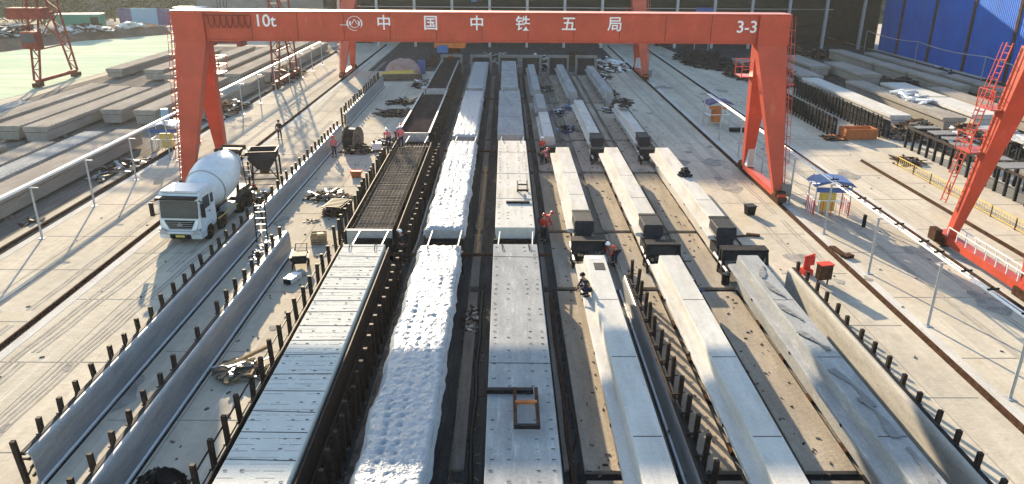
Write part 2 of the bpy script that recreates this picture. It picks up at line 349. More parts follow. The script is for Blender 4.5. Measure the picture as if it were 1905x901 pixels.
sx_ = sorted(rnd.uniform(-28, 62) for _ in range(15))
for k, x in enumerate(sx_):   # stacked stock under the shed roof
    y = rnd.uniform(141, 155); ww = rnd.uniform(2, 6); hh = rnd.uniform(.6, 2.6)
    m = rnd.choice(['darkgreen', 'rust', 'brown', 'shedgrey', 'navy', 'rebar'])
    mb = MB()
    nL = max(2, int(hh / .45))
    for q in range(nL):
        mb.box(x - ww / 2 + rnd.uniform(-.2, .2), x + ww / 2 + rnd.uniform(-.2, .2), y - .8, y + .8, q * .45 + .06, q * .45 + .4)
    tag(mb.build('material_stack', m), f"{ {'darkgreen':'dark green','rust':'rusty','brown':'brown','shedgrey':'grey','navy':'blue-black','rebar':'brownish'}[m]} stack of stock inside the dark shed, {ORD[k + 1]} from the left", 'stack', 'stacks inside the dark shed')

hall = thing('blue_hall', 'tall bright blue clad hall with dark rusty seams at upper right', 'hall')
MB().box(67.2, 67.6, 56, 137.6, 0, 24).build('wall', 'blue', hall)
MB().box(67.6, 100, 137.1, 137.6, 0, 24).build('wall', 'blue', hall)
MB().add([(67.0, 55.5, 24.0), (100, 55.5, 27), (100, 138, 27), (67.0, 138, 24.0), (67.0, 55.5, 24.4), (100, 55.5, 27.4), (100, 138, 27.4), (67.0, 138, 24.4)],
         [(0, 1, 2, 3), (7, 6, 5, 4), (0, 4, 5, 1), (1, 5, 6, 2), (2, 6, 7, 3), (3, 7, 4, 0)]).build('roof', 'shedgrey', hall)
for y in (61, 71, 81, 91, 101, 111, 121, 131):
    mb = MB().box(67.06, 67.2, y - .28, y + .28, 0, 23.8)
    for q in range(16): mb.box(66.98, 67.06, y - .32, y + .32, q * 1.5 + .3, q * 1.5 + .42)
    mb.build('seam', 'rust', hall)
# wire with stay along the hall
wm = MB(); wp = []
for k in range(21):
    t = k / 20; wp.append((64.0, 66 + t * 70, 3.4 - .35 * math.sin(math.pi * ((t * 4) % 1))))
wm.path(wp, .07, 5)
for k in range(5): wm.box(63.95, 64.05, 66 + k * 17.5 - .05, 66 + k * 17.5 + .05, 0, 3.45)
tag(wm.build('overhead_wire', 'steel'), 'thin pale wire on small posts running in front of the blue hall', 'wire')

g = thing('grey_building', 'low grey building behind the crane beam at upper left', 'building')
MB().box(-66, -32.5, 168, 178, 0, 9).build('wall', 'shedgrey', g)
MB().box(-66.4, -32.1, 167.6, 178.4, 9, 9.3).build('roof', 'steel', g)
for k in range(6): MB().box(-63 + k * 5, -60.6 + k * 5, 167.93, 168, 2.2, 4.0).build('window', 'glass', g)

g = thing('green_container', 'green shipping container standing behind the earth bank', 'container', (-81.5, 150, 0), R_(8))
MB().box(-4, 4, -1.3, 1.3, 1.5, 4.2).build('body', 'green', g)
MB().box(-4.1, 4.1, -1.4, 1.4, 4.203, 4.35).build('roof', 'steel', g)
mb = MB()
for k in range(26): mb.box(-3.85 + k * .3, -3.75 + k * .3, -1.36, -1.302, 1.6, 4.1)
mb.build('rib_panel', 'green', g)
MB().box(2.2, 3.6, -1.42, -1.365, 1.6, 3.8).build('door', 'darkgreen', g)
g = thing('site_cabin', 'teal site cabin with a white roof just left of the crane corner', 'cabin', (-63.5, 158, 0), 0)
MB().box(-2.7, 2.7, -1.4, 1.4, 1.4, 4.9).build('body', 'green', g)
MB().box(-2.9, 2.9, -1.6, 1.6, 4.903, 5.15).build('roof', 'white', g)
MB().box(-1.8, -.6, -1.45, -1.403, 2.6, 3.8).build('window', 'glass', g)
f = thing('painted_wall', 'long pale blue and mauve painted wall beyond the netting at upper left', 'wall')
for k in range(10):
    x0 = -87 + k * 3.0
    MB().box(x0, x0 + 2.96, 176 - k * .25, 176.2 - k * .25, 0, 3.5 + .1 * math.sin(k)).build('wall_panel', 'paleblue' if k % 3 else 'purple', f)
# dark scrap heaps on the bank
def heap(name, label, cat, cx, cy, rx, ry, h, n, ms, z0=0, seed=1, L=(.4, 1.8), th=.12):
    r = random.Random(seed); t = thing(name, label, cat, (cx, cy, z0))
    per = {}
    n = int(n * 1.5)
    for k in range(n):
        a = r.uniform(0, 6.283); q = math.sqrt(r.random())
        x = math.cos(a) * q * rx; y = math.sin(a) * q * ry; z = (1 - q * q) * h * r.uniform(.3, 1) + th / 2
        l = r.uniform(L[0] * .6, L[1] * .85)
        per.setdefault(r.choice(ms), MB()).cbox((x, y, z), (l, r.uniform(th, th * 3), r.uniform(th * .5, th)), r.uniform(0, 3.14), r.uniform(-.3, .3), r.uniform(-.25, .25))
    names = {'wood': 'planks', 'scrapwood': 'debris', 'black': 'steel_offcuts', 'rust': 'rusty_bars', 'post': 'dark_bars', 'white': 'white_bags', 'beam': 'concrete_lumps', 'steel': 'pipes', 'navy': 'dark_sheets', 'rebar': 'rebar_pieces', 'blanket': 'pale_bags', 'orange': 'orange_planks', 'bluep': 'blue_pieces', 'vest': 'red_pieces', 'beam_old': 'grey_blocks'}
    for m, mb in per.items(): mb.build(names.get(m, 'loose_pieces'), m, t)
    return t
heap('scrap_pile', 'dark pile of stacked steel at the upper left edge on the bank', 'scrap pile', -104, 128, 9, 7, 2.6, 260, ['black', 'navy', 'steel', 'post'], 1.2, 11, (1, 4), .3)
heap('scrap_pile', 'second dark steel pile with pale sheets, behind the lattice crane', 'scrap pile', -88, 138, 5, 5, 1.8, 140, ['black', 'steel', 'rust'], 1.4, 12, (1, 4), .3)
heap('sheet_pile', 'low pile of pale sheets right of the lattice crane on the bank', 'sheet pile', -79.5, 147.5, 5, 3, 1.3, 70, ['white', 'steel', 'rust'], 1.4, 13, (1, 3.5), .2)
heap('bag_pile', 'white bags heaped on the bank below the painted wall', 'bag pile', -74, 154, 2.5, 2, .9, 40, ['white', 'blanket'], 1.4, 14, (.6, 1.4), .4)

# trees behind
def tree(x, y, h, r, label, seed, z0=0):
    q = random.Random(seed); t = thing('leafy_tree', label, 'tree', (x, y, z0), 0, 'trees on the hillside')
    tb = MB().tube((0, 0, 0), (0, 0, h * .55), .25, .12, 7)
    for k in range(6):
        a = k * 1.05; tb.tube((0, 0, h * (.25 + .05 * k)), (math.cos(a) * r * .7, math.sin(a) * r * .7, h * (.5 + .06 * k)), .09, .03, 5)
    tb.build('trunk', 'bark', t)
    cb = MB()
    cl = [(q.uniform(-r, r) * .75, q.uniform(-r, r) * .75, q.uniform(.12, 1) * h, q.uniform(.3, .55) * r) for _ in range(16)]
    for (cx, cy, cz, cr) in cl:
        for _ in range(70):
            v = Vector((q.gauss(0, 1), q.gauss(0, 1), q.gauss(0, 1))).normalized() * cr * (q.random() ** .4)
            p = Vector((cx, cy, cz)) + v; s_ = q.uniform(.16, .38)
            u = Vector((q.gauss(0, 1), q.gauss(0, 1), q.gauss(0, 1))).normalized(); vv = u.orthogonal().normalized()
            cb.add([p - u * s_, p - vv * s_ * .6, p + u * s_, p + vv * s_ * .6], [(0, 1, 2, 3)])
    me = cb.build('crown', 'leaf', t)
    return t
tl = [(-119, 178, 'half-seen tree at the top left corner of the picture'), (-112, 181, 'bushy tree behind the lattice crane, left side'), (-105, 178, 'sunlit bushy tree behind the lattice crane mast'), (-98, 180, 'yellow-green tree right of the lattice crane mast'),
      (-92, 184, 'low tree behind the green container'), (-86, 187, 'tree above the left end of the painted wall'), (-80, 188, 'tree above the middle of the painted wall'), (-73, 189, 'tree above the right end of the painted wall'), (-97, 168, 'shrubby tree just left of the green container'), (-64, 188, 'tree left of the grey building, above the site cabin')]
for i, (x, y, lb) in enumerate(tl): tree(x, y, 7.5 + (i % 3), 4.2, lb, 100 + i)

# ------------------------------------------------------------------ gantry cranes
def text_mesh(body, x, y, z, size, parent, name):
    c = bpy.data.curves.new(name, 'FONT'); c.body = body; c.size = size; c.extrude = .012; c.align_x = 'CENTER'; c.align_y = 'CENTER'; c.offset = size * .010
    to = bpy.data.objects.new(name, c); COL.objects.link(to)
    bpy.context.view_layer.update()
    me = bpy.data.meshes.new_from_object(to.evaluated_get(bpy.context.evaluated_depsgraph_get()))
    bpy.data.objects.remove(to); me.materials.clear(); me.materials.append(M['letter'])
    o = bpy.data.objects.new(name, me); COL.objects.link(o); o.parent = parent
    o.rotation_euler = (R_(90), 0, 0); o.location = (x, y, z); return o

def ladder(mb, p0, p1, wd=.45, cage=True, side=Vector((-1, 0, 0))):
    p0 = Vector(p0); p1 = Vector(p1); yv = Vector((0, 1, 0)); L = (p1 - p0).length
    for s_ in (-1, 1): mb.bar(p0 + yv * s_ * wd / 2, p1 + yv * s_ * wd / 2, .05)
    n = int(L / .35)
    for k in range(n):
        q = p0.lerp(p1, (k + .5) / n); mb.bar(q - yv * wd / 2, q + yv * wd / 2, .035)
    if cage:
        m = int(L / .85)
        for k in range(2, m):
            q = p0.lerp(p1, k / m)
            pts = [q - yv * .28, q - yv * .3 + side * .18, q + side * .32, q + yv * .3 + side * .18, q + yv * .28]
            for a, b in zip(pts[:-1], pts[1:]): mb.bar(a, b, .035)
        for off in (side * .32,):
            mb.bar(p0.lerp(p1, 2 / m) + off, p1 + off, .03)

def leg_mesh(x0, x1, yt0, yt1, zt, xf, yf, wf, df, zf):
    return MB().hexa([(xf - wf / 2, yf - df / 2, zf), (xf + wf / 2, yf - df / 2, zf), (xf + wf / 2, yf + df / 2, zf), (xf - wf / 2, yf + df / 2, zf),
                      (x0, yt0, zt), (x1, yt0, zt), (x1, yt1, zt), (x0, yt1, zt)])

def make_gantry(name, label, letters=True):
    t = thing(name, label, 'gantry crane', (0, 50, 0), 0, 'red gantry cranes over the beam beds')
    # local y=0 is the front face of the main beam
    MB().box(-19.3, 16.4, 0, 1.3, 10.55, 12.3).build('main_beam', 'red', t)
    fl = MB().box(-21.4, 18.5, -.14, 1.5, 12.303, 12.36).box(-19.28, 16.38, -.1, 1.4, 10.48, 10.547)
    fl.build('flange', 'red', t)
    mb = MB()
    for k in range(1, 12): mb.box(-19.3 + k * 2.97 - .015, -19.3 + k * 2.97 + .015, -.012, 0, 10.6, 12.25)
    mb.build('weld_seam', 'rust', t)
    for xa, xb in ((-21.3, -19.3), (16.4, 18.4)):
        MB().box(xa, xb, -.25, 1.75, 10.4, 12.3).build('leg_head', 'red', t)
    for sx, (xa, xb, xf) in enumerate(((-21.3, -19.3, -21.55), (16.4, 18.4, 18.75))):
        leg_mesh(xa + .03, xb - .03, -.2, .75, 10.4, xf, -1.0, .62, .5, .75).build('leg', 'red', t)
        leg_mesh(xa + .25, xb - .25, .8, 1.7, 10.4, xf, 6.0, .62, .5, .75).build('leg', 'red', t)
        sb = MB().box(xf - .28, xf + .28, -2.0, 7.2, .42, .8)
        sb.build('sill_beam', 'red', t)
        for yy in (-1.5, 6.6):
            wb = MB().box(xf - .32, xf + .32, yy - .6, yy + .6, .3, .62).box(xf - .36, xf + .36, yy - .2, yy + .2, .62, .9)
            bg_ = wb.build('wheel_bogie', 'rust', t)
            for dy in (-.35, .35): MB().tube((xf - .14, yy + dy, .36), (xf + .14, yy + dy, .36), .2, .2, 14).build('wheel', 'black', bg_)
        s_ = -1 if sx == 0 else 1
        mb = MB(); ox = xa - .12 if sx == 0 else xb + .12
        ladder(mb, (xf + s_ * .42, -.9, 1.0), (ox + s_ * .0, .2, 12.2), side=Vector((s_, 0, 0)))
        for zz in (3, 5.5, 8):
            q = (zz - .75) / 9.65; xx = xf + (ox - xf) * q
            mb.bar((xx, -.6, zz), (xx + s_ * .5, -.6, zz), .06)
        mb.build('caged_ladder', 'red', t)
    # mid landing on the rear legs
    for xx, s_ in ((-20.6, 1), (17.4, -1)):
        mb = MB().box(xx + s_ * .2 - .9, xx + s_ * .2 + .9, 2.0, 3.5, 8.0, 8.06)
        a0, a1 = xx + s_ * .2 - .9, xx + s_ * .2 + .9
        for px, py in ((a0, 2.0), (a1, 2.0), (a1, 3.5), (a0, 3.5)): mb.bar((px, py, 8.06), (px, py, 9.1), .05)
        for z in (8.55, 9.1):
            mb.bar((a0, 2.0, z), (a1, 2.0, z), .045); mb.bar((a1, 2.0, z), (a1, 3.5, z), .045); mb.bar((a0, 3.5, z), (a1, 3.5, z), .045)
        mb.bar((a1 if s_ < 0 else a0, 2.6, 8.0), (xx, 3.3, 6.6), .07)
        mb.build('landing', 'red', t)
    # top hand rail and festoon
    mb = MB()
    for k in range(7):
        x = -19.0 + k * .39; pts = [(x + .19 * (1 - math.cos(a)), -.16, 12.05 - .75 * math.sin(a)) for a in [j * math.pi / 6 for j in range(7)]]
        mb.path(pts, .035, 5)
    mb.box(-19.2, -16.3, -.18, -.1, 12.06, 12.12)
    mb.build('cable_festoon', 'dullred', t)
    tr = MB().box(-4.6, -2.6, -.1, 1.5, 10.12, 10.45).build('hoist_trolley', 'orange', t)
    MB().box(-4.4, -3.7, -.3, -.11, 9.85, 10.3).build('motor', 'bluep', tr)
    MB().tube((-4.2, .7, 9.95), (-3.0, .7, 9.95), .2, .2, 14).build('rope_drum', 'rust', tr)
    hk = MB().box(-3.75, -3.45, .5, .9, 9.2, 9.5)
    for dx in (-.1, .1): hk.tube((-3.6 + dx, .7, 9.5), (-3.6 + dx, .7, 9.95), .02, .02, 5)
    hk.build('hook_block', 'rust', tr)
    c = MB().box(18.45, 19.0, 5.0, 5.7, .85, 2.3).build('electrical_cabinet', 'whitedirty', t)
    MB().box(18.5, 18.95, 4.97, 4.997, .95, 2.2).build('cabinet_door', 'steel', c)
    MB().box(18.95, 19.6, -1.3, -.6, .5, 1.35).build('control_box', 'shedgrey', t)
    if letters:
        Y = -.02
        for ch, px in (('中', 717), ('国', 803), ('中', 888), ('铁', 973), ('五', 1058), ('局', 1143)):
            text_mesh(ch, (px - 940) / 28.6, Y, 11.62, .98, t, 'lettering')
        text_mesh('10t', (495 - 936) / 28.6, Y, 11.72, 1.05, t, 'lettering')
        text_mesh('3-3', (1388 - 940) / 28.6, Y, 11.52, 1.05, t, 'lettering')
        mb = MB(); cx, cz = (661 - 938) / 28.6, 11.62
        pts = [(cx + .47 * math.cos(a), Y, cz + .44 * math.sin(a)) for a in [R_(-35 + 320 * k / 20) for k in range(21)]]
        for a, b in zip(pts[:-1], pts[1:]): mb.bar(a, b, .09, .03)
        pts = [(cx + .30 * math.cos(a), Y, cz + .26 * math.sin(a)) for a in [R_(150 + 260 * k / 10) for k in range(11)]]
        for a, b in zip(pts[:-1], pts[1:]): mb.bar(a, b, .1, .03)
        mb.bar((cx - .18, Y, cz - .05), (cx, Y, cz + .26), .1, .03); mb.bar((cx + .18, Y, cz - .05), (cx, Y, cz + .26), .1, .03)
        mb.bar((cx - .95, Y, cz - .1), (cx - .45, Y, cz - .1), .05, .03)
        mb.build('round_emblem', 'letter', t)
    return t
crane1 = make_gantry('gantry_crane', 'large red gantry crane in front, with white writing across its long beam')
crane2 = dup(crane1, (0, 102, 0), 'farther red gantry crane whose legs show behind the lettered beam')
for o in list(crane2.children):
    if o.name.startswith(('lettering', 'round_emblem')): bpy.data.objects.remove(o)

# right-hand crane, cut off by the picture edge
t = thing('gantry_crane', 'red crane cut off by the right edge, slanting leg on a low sill beam', 'gantry crane', (25.6, 37, 0), 0, 'red gantry cranes over the beam beds')
def RL(p): return (p[0] - 25.6, p[1] - 37, p[2])
MB().bar(RL((25.75, 40.1, .9)), RL((26.9, 38.3, 11.6)), .45, .45, 1.35, .9).build('leg', 'red', t)
MB().bar(RL((25.75, 33.3, .9)), RL((26.9, 35.6, 11.6)), .45, .45, 1.35, .9).build('leg', 'red', t)
MB().box(.8, 2.6, -2.6, 1.8, 11.6, 13.2).build('leg_head', 'red', t)
MB().box(2.6, 34, -1.4, .3, 11.7, 13.2).build('main_beam', 'red', t)
MB().box(-.15, .45, -4.6, 4.2, .45, .9).build('sill_beam', 'red', t)
mb = MB()
for s_ in (-.1, .42):
    mb.bar((s_, -4.2, 1.45), (s_, 3.0, 1.45), .05)
    for k in range(9): mb.bar((s_, -4.2 + k * .9, .9), (s_, -4.2 + k * .9, 1.45), .05)
mb.build('hand_rail', 'whitedirty', t)
for yy in (3.7, -4.1):
    b_ = MB().box(-.28, .58, yy - .75, yy + .75, .25, .7).build('wheel_bogie', 'rust', t)
    for dy in (-.42, .42): MB().tube((-.05, yy + dy, .36), (.3, yy + dy, .36), .22, .22, 14).build('wheel', 'black', b_)
MB().box(-.7, -.3, 3.2, 3.9, .5, 1.2).build('motor', 'rust', t)
mb = MB()
a = Vector((-.25, 3.9, 2.7)); b = Vector((.45, 2.4, 11.8))
ladder(mb, a, b, .5, True, Vector((-.8, .6, 0)))
mb.build('caged_ladder', 'red', t)
for zz in (6.0, 8.4):
    mb = MB(); q = (zz - .9) / 10.7; cx_, cy_ = .15 + 1.4 * q, 3.1 - 2.2 * q
    mb.box(cx_ - 1.3, cx_ + .2, cy_ + .1, cy_ + 1.5, zz, zz + .05)
    for px, py in ((-1.3, .1), (-1.3, 1.5), (.2, 1.5), (-.5, 1.5)): mb.bar((cx_ + px, cy_ + py, zz), (cx_ + px, cy_ + py, zz + 1.0), .045)
    for z2 in (.5, 1.0):
        mb.bar((cx_ - 1.3, cy_ + .1, zz + z2), (cx_ - 1.3, cy_ + 1.5, zz + z2), .04); mb.bar((cx_ - 1.3, cy_ + 1.5, zz + z2), (cx_ + .2, cy_ + 1.5, zz + z2), .04)
    mb.build('landing', 'red', t)

# lattice crane at the left
t = thing('lattice_crane', 'red lattice-legged gantry crane spanning the stored beams at upper left', 'gantry crane', (-42.5, 97, 0))
def lat(mb, p0, p1, wd, n, th=.13):
    p0 = Vector(p0); p1 = Vector(p1)
    ax = [Vector((wd / 2, 0, 0)), Vector((-wd / 2, 0, 0))]
    for s_ in ax: mb.bar(p0 + s_ * .5, p1 + s_, th * 1.5)
    for k in range(n):
        a = p0.lerp(p1, k / n); b = p0.lerp(p1, (k + 1) / n); s1 = ax[k % 2] * (.5 + .5 * k / n); s2 = ax[(k + 1) % 2] * (.5 + .5 * (k + 1) / n)
        mb.bar(a + s1, b + s2, th * .8); mb.bar(a + s1, a - s1, th * .7)
for sx, xx in enumerate((-14.6, 14.5)):
    for fy, ty in ((-4.3, -1.4), (4.2, 1.4)):
        mb = MB(); lat(mb, (xx, fy, .9), (xx, ty, 12.5), 1.5, 9); mb.build('lattice_leg', 'dullred', t)
    mb = MB().bar((xx, -4.5, .8), (xx, 4.5, .8), .35, .4); mb.build('sill_beam', 'dullred', t)
    mb = MB().bar((xx, -3.4, 4.4), (xx, 3.3, 4.4), .16).bar((xx, -3.4, 4.4), (xx, 2.2, 8.5), .1).bar((xx, 3.3, 4.4), (xx, -2.4, 8.5), .1).bar((xx, -2.4, 8.5), (xx, 2.2, 8.5), .16).bar((xx, -2.4, 8.5), (xx, 1.6, 12), .1).bar((xx, 2.3, 8.5), (xx, -1.6, 12), .1)
    mb.build('cross_bracing', 'dullred', t)
    for yy in (-4.3, 4.3):
        MB().box(xx - .35, xx + .35, yy - .7, yy + .7, .12, .62).build('wheel_bogie', 'rust', t)
mb = MB()
for yy in (-1.4, 1.4):
    for zz in (12.5, 14.3): mb.bar((-19, yy, zz), (16, yy, zz), .22)
    for k in range(20):
        x = -19 + k * 1.75; mb.bar((x, yy, 12.5 if k % 2 else 14.3), (x + 1.75, yy, 14.3 if k % 2 else 12.5), .1)
mb.build('truss_beam', 'dullred', t)
cb = MB().box(-15.6, -13.9, -4.1, -2.6, 4.6, 6.6).build('operator_cab', 'dullred', t)
MB().box(-15.5, -14.0, -4.13, -4.103, 5.3, 6.4).build('cab_window', 'glass', cb)
MB().box(-17.2, -13.0, -3.4, -1.6, 8.0, 9.3).build('machine_house', 'dullred', t)
mb = MB()
for k in range(18): mb.bar((-15.3, -3.9 + k * .12, 6.6 + k * .33), (-14.9, -3.9 + k * .12, 6.6 + k * .33), .06)
mb.bar((-15.3, -3.9, 6.6), (-15.3, -1.8, 12.3), .06).bar((-14.9, -3.9, 6.6), (-14.9, -1.8, 12.3), .06)
mb.build('ladder', 'dullred', t)

sp = MB().box(5.6, 9.4, -.6, .6, 5.0, 5.5).box(7.0, 8.0, -.8, .8, 5.5, 6.6).box(5.3, 5.9, -1.1, 1.1, 4.7, 5.6).box(9.1, 9.7, -1.1, 1.1, 4.7, 5.6).build('lifting_spreader', 'dullred', t)
mb = MB()
for q in (7.1, 7.9):
    for yy in (-.5, .5): mb.tube((q, yy, 6.6), (q, yy, 12.6), .035, .035, 5)
mb.build('hoist_ropes', 'black', sp)
MB().box(6.6, 8.4, -1.6, 1.6, 12.62, 13.2).build('hoist_trolley', 'dullred', t)

# ------------------------------------------------------------------ busbar lines on posts
def bus_post(label, x, y, grp, flip=1):
    t = thing('busbar_post', label, 'post', (x, y, 0), 0, grp)
    MB().box(-.16, .16, -.16, .16, 0, .03).build('base_plate', 'steel', t)
    MB().tube((0, 0, .03), (0, 0, 3.12), .065, .06, 8).build('pole', 'steel', t)
    MB().bar((-.12 * flip, 0, 3.12), (.45 * flip, 0, 3.12), .07).build('bracket', 'steel', t)
    return t
p0 = None
for k in range(10):
    y = 18.55 + 6.05 * k
    lb = f'grey post under the right-hand white busbar, {ORD[k+1]} counting away from the camera'
    p0 = bus_post(lb, 19.6, y, 'posts of the right-hand busbar') if k == 0 else dup(p0, (19.6, y, 0), lb)
p1 = None
for k in range(14):
    y = 41.47 - 6.05 + 6.05 * k
    lb = f'grey post under the left-hand white busbar, {ORD[k+1]} counting away from the camera'
    p1 = bus_post(lb, -27.3, y, 'posts of the left-hand busbar') if k == 0 else dup(p1, (-27.3, y, 0), lb)
t = thing('busbar', 'pair of white busbar pipes on posts running along the right crane rail', 'busbar', (19.75, 40, 3.2))
mb = MB()
for k in range(9): mb.tube((.0, -24 + k * 6.35, 0.02), (.0, -24 + k * 6.35 + 6.2, 0.02), .05, .05, 7)
mb.build('pipe', 'lime', t)
MB().tube((.26, -24, .0), (.26, 33, 0), .03, .03, 6).build('pipe', 'lime', t)
r = random.Random(5)
for k in range(12):
    y = -19 + k * 2.05 + r.uniform(-.4, .4)
    mb = MB().bar((-.05, y, .1), (.45, y + .05, .12), .07).bar((.1, y, .1), (.1, y, .24), .045); mb.build('hanger', 'black', t)
t = thing('busbar', 'white busbar trough on thin posts along the left side of the truck lane', 'busbar', (-27.55, 70, 3.2))
mb = MB()
for k in range(13): mb.box(-.1, .1, -40 + k * 6.9, -40 + k * 6.9 + 6.75, -.04, .1)
mb.build('trough', 'lime', t)
MB().tube((-.2, -40, -.05), (-.2, 49, -.05), .05, .05, 5).build('cable', 'black', t)

# ------------------------------------------------------------------ concrete beams on the beds
def hat_profile(w, led, z0=.2, z1=2.0):   # half-symmetric stepped girder section
    a = w / 2
    r = [(a * .72, z0), (a * .80, z1 - .78), (a + led - .05, z1 - .66), (a + led, z1 - .62), (a + led, z1 - .50), (a + led - .03, z1 - .475), (a + .03, z1 - .45), (a, z1 - .05), (a - .03, z1)]
    return [(-x, z) for x, z in r] + [(min(x, a + .10) if x > a else x, z) for x, z in reversed(r)]
def stirrup_rows(xs, y0, y1, z, step=.3, h=.1):
    mb = MB(); r = random.Random(int(y0 * 7) + 1); n = int((y1 - y0) / step); z -= .03
    for x in xs:
        for k in range(n):
            if r.random() < .42: continue
            y = y0 + (k + .5) * step; jx = r.uniform(-.03, .03); hh = h * r.uniform(.5, 1.2)
            mb.bar((x + jx - .05, y, z - .01), (x + jx - .04, y, z + hh), .018, .018).bar((x + jx - .04, y, z + hh), (x + jx + .06, y, z + hh), .018, .018)
    return mb
def supports(t, w, L, n=7, h=.2):
    for k in range(n): MB().box(-w / 2, w / 2, .4 + k * (L - 1.3) / (n - 1), .9 + k * (L - 1.3) / (n - 1), .0, h - .002).build('bearing_block', 'rust', t)
def stepped_girder(label, xc, y0, y1, w=1.02, led=.42, m='beam', hood=False, holes=False):
    low = y0 > 60; z1 = 1.65 if low else 2.0
    if low: led = .26; w = min(w, .9)
    t = thing('concrete_girder', label, 'girder', (xc, y0, 0), 0, 'stepped concrete girders on the right-hand beds')
    L = y1 - y0
    MB().prism(hat_profile(w, led, z1=z1), 0, L).build('girder_body', m, t)
    mb = MB()
    for k in range(1, int(L / 4.9)): mb.box(-w / 2 + .06, w / 2 - .06, k * 4.9 - .02, k * 4.9 + .015, z1 - .002, z1 + .006)
    mb.build('pour_joint', 'rust', t)
    if hood:
        MB().prism([(x * 1.04, .25 + (z - .2) * 1.02) for x, z in hat_profile(w, .04, z1=z1)], -.25, 1.3).build('end_cover', 'navy', t)
        MB().box(-w / 2 - .03, w / 2 + .03, 1.301, 1.65, z1, z1 + .1).build('clamp_bar', 'black', t)
    for k in range(8):
        yy = 1.5 + k * (L - 3) / 7
        MB().box(-w / 2 - led - .03, -w / 2 - led + .002, yy - .06, yy + .06, z1 - .61, z1 - .53).build('lifting_hole', 'black', t) if k % 2 == 0 else None
    supports(t, w * .9, L)
    mb = MB(); r = random.Random(int(xc * 9 + y0))
    for k in range(int(w / .16)):
        for z in (.4, .62): mb.tube((-w / 2 + k * .16 + .05, -.3 - r.random() * .3, z), (-w / 2 + k * .16 + .05, .05, z), .012, .012, 4)
    mb.build('strand_ends', 'rust', t)
    return t
X4, X5, X6 = 4.45, 8.2, 12.12
rowsA = (14.5, 34.25); rowsB = (39.2, 56.1); rowsC = (60.6, 81.2); rowsD = (83.2, 105.0)
gA4 = stepped_girder('front-row girder with two square pockets at its far end, next to the centre beam', X4 + .02, 14.5, 34.25)
for (x, z0, nm) in ((.05, 2.004, 'pocket'), ):
    MB().box(x - .22, x + .28, 17.9, 18.75, 2.0, 2.015).build('pocket', 'navy', gA4)
MB().box(-.88, -.62, 17.1, 17.9, 1.5, 1.535).build('pocket', 'black', gA4)
MB().box(-.3, .3, 19.3, 19.6, 2.0, 2.01).build('end_plate', 'white', gA4)
stepped_girder('middle front-row girder, with zigzag shadows on the slab to its left', X5, 14.5, 34.25)
gA6 = stepped_girder('front-row girder furthest right, its top strewn with dark curved boards', X6, 14.5, 34.3, m='beam_wet')
stepped_girder('second-row girder with dark covered end, nearest the workers in the middle', X4, 39.3, 56.2, hood=True)
stepped_girder('second-row girder with dark covered end, middle one of the three', X5, 38.7, 56.2, hood=True)
stepped_girder('second-row girder furthest right with a dark bundle on top of it', X6, 38.3, 56.2, hood=True)
stepped_girder('third-row girder in the shade, short white one ending by a worker', X4 - .75, 61.3, 71.5, w=.95, m='beam')
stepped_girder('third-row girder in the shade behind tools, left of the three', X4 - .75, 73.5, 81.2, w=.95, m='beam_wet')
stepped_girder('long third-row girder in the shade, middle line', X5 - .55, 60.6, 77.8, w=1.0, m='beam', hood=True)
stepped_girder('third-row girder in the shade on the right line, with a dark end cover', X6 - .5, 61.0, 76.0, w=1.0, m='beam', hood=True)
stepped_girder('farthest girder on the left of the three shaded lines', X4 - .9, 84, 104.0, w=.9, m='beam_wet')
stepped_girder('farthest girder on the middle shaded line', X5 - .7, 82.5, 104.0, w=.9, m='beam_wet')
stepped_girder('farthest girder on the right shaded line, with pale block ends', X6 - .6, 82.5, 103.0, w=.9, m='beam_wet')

# boards lying on the furthest right front girder
for k, (yy, L, rz, dx) in enumerate(((17.5, 2.6, .10, .12), (20.4, 2.2, .16, -.05), (22.2, 2.4, .12, -.1), (25.5, 1.6, .2, -.12), (28, 1.6, .16, -.05), (30.3, 1.8, .22, .05), (32.2, 1.5, -.15, .1))):
    mb = MB(); n = 8; rr_ = random.Random(k + 40); pts_ = []
    for q in range(n + 1):
        a = -L / 2 + q * L / n; pts_.append((.16 * math.sin(a * 1.3 + k) + rr_.uniform(-.03, .03), a, 2.03 + .012 * (q % 2)))
    for q in range(n): mb.bar(pts_[q], pts_[q + 1], .2 + .12 * math.sin(q * .8 + k), .03)
    o = mb.build('curved_board', 'shedgrey', None); o.location = (X6 + dx, yy, 0.015 * (k % 2)); o.rotation_euler = (0, 0, rz)
    tag(o, f'dark bent board on the furthest right front girder, {ORD[k+1]} from its near end', 'board', 'dark boards on the furthest right front girder')

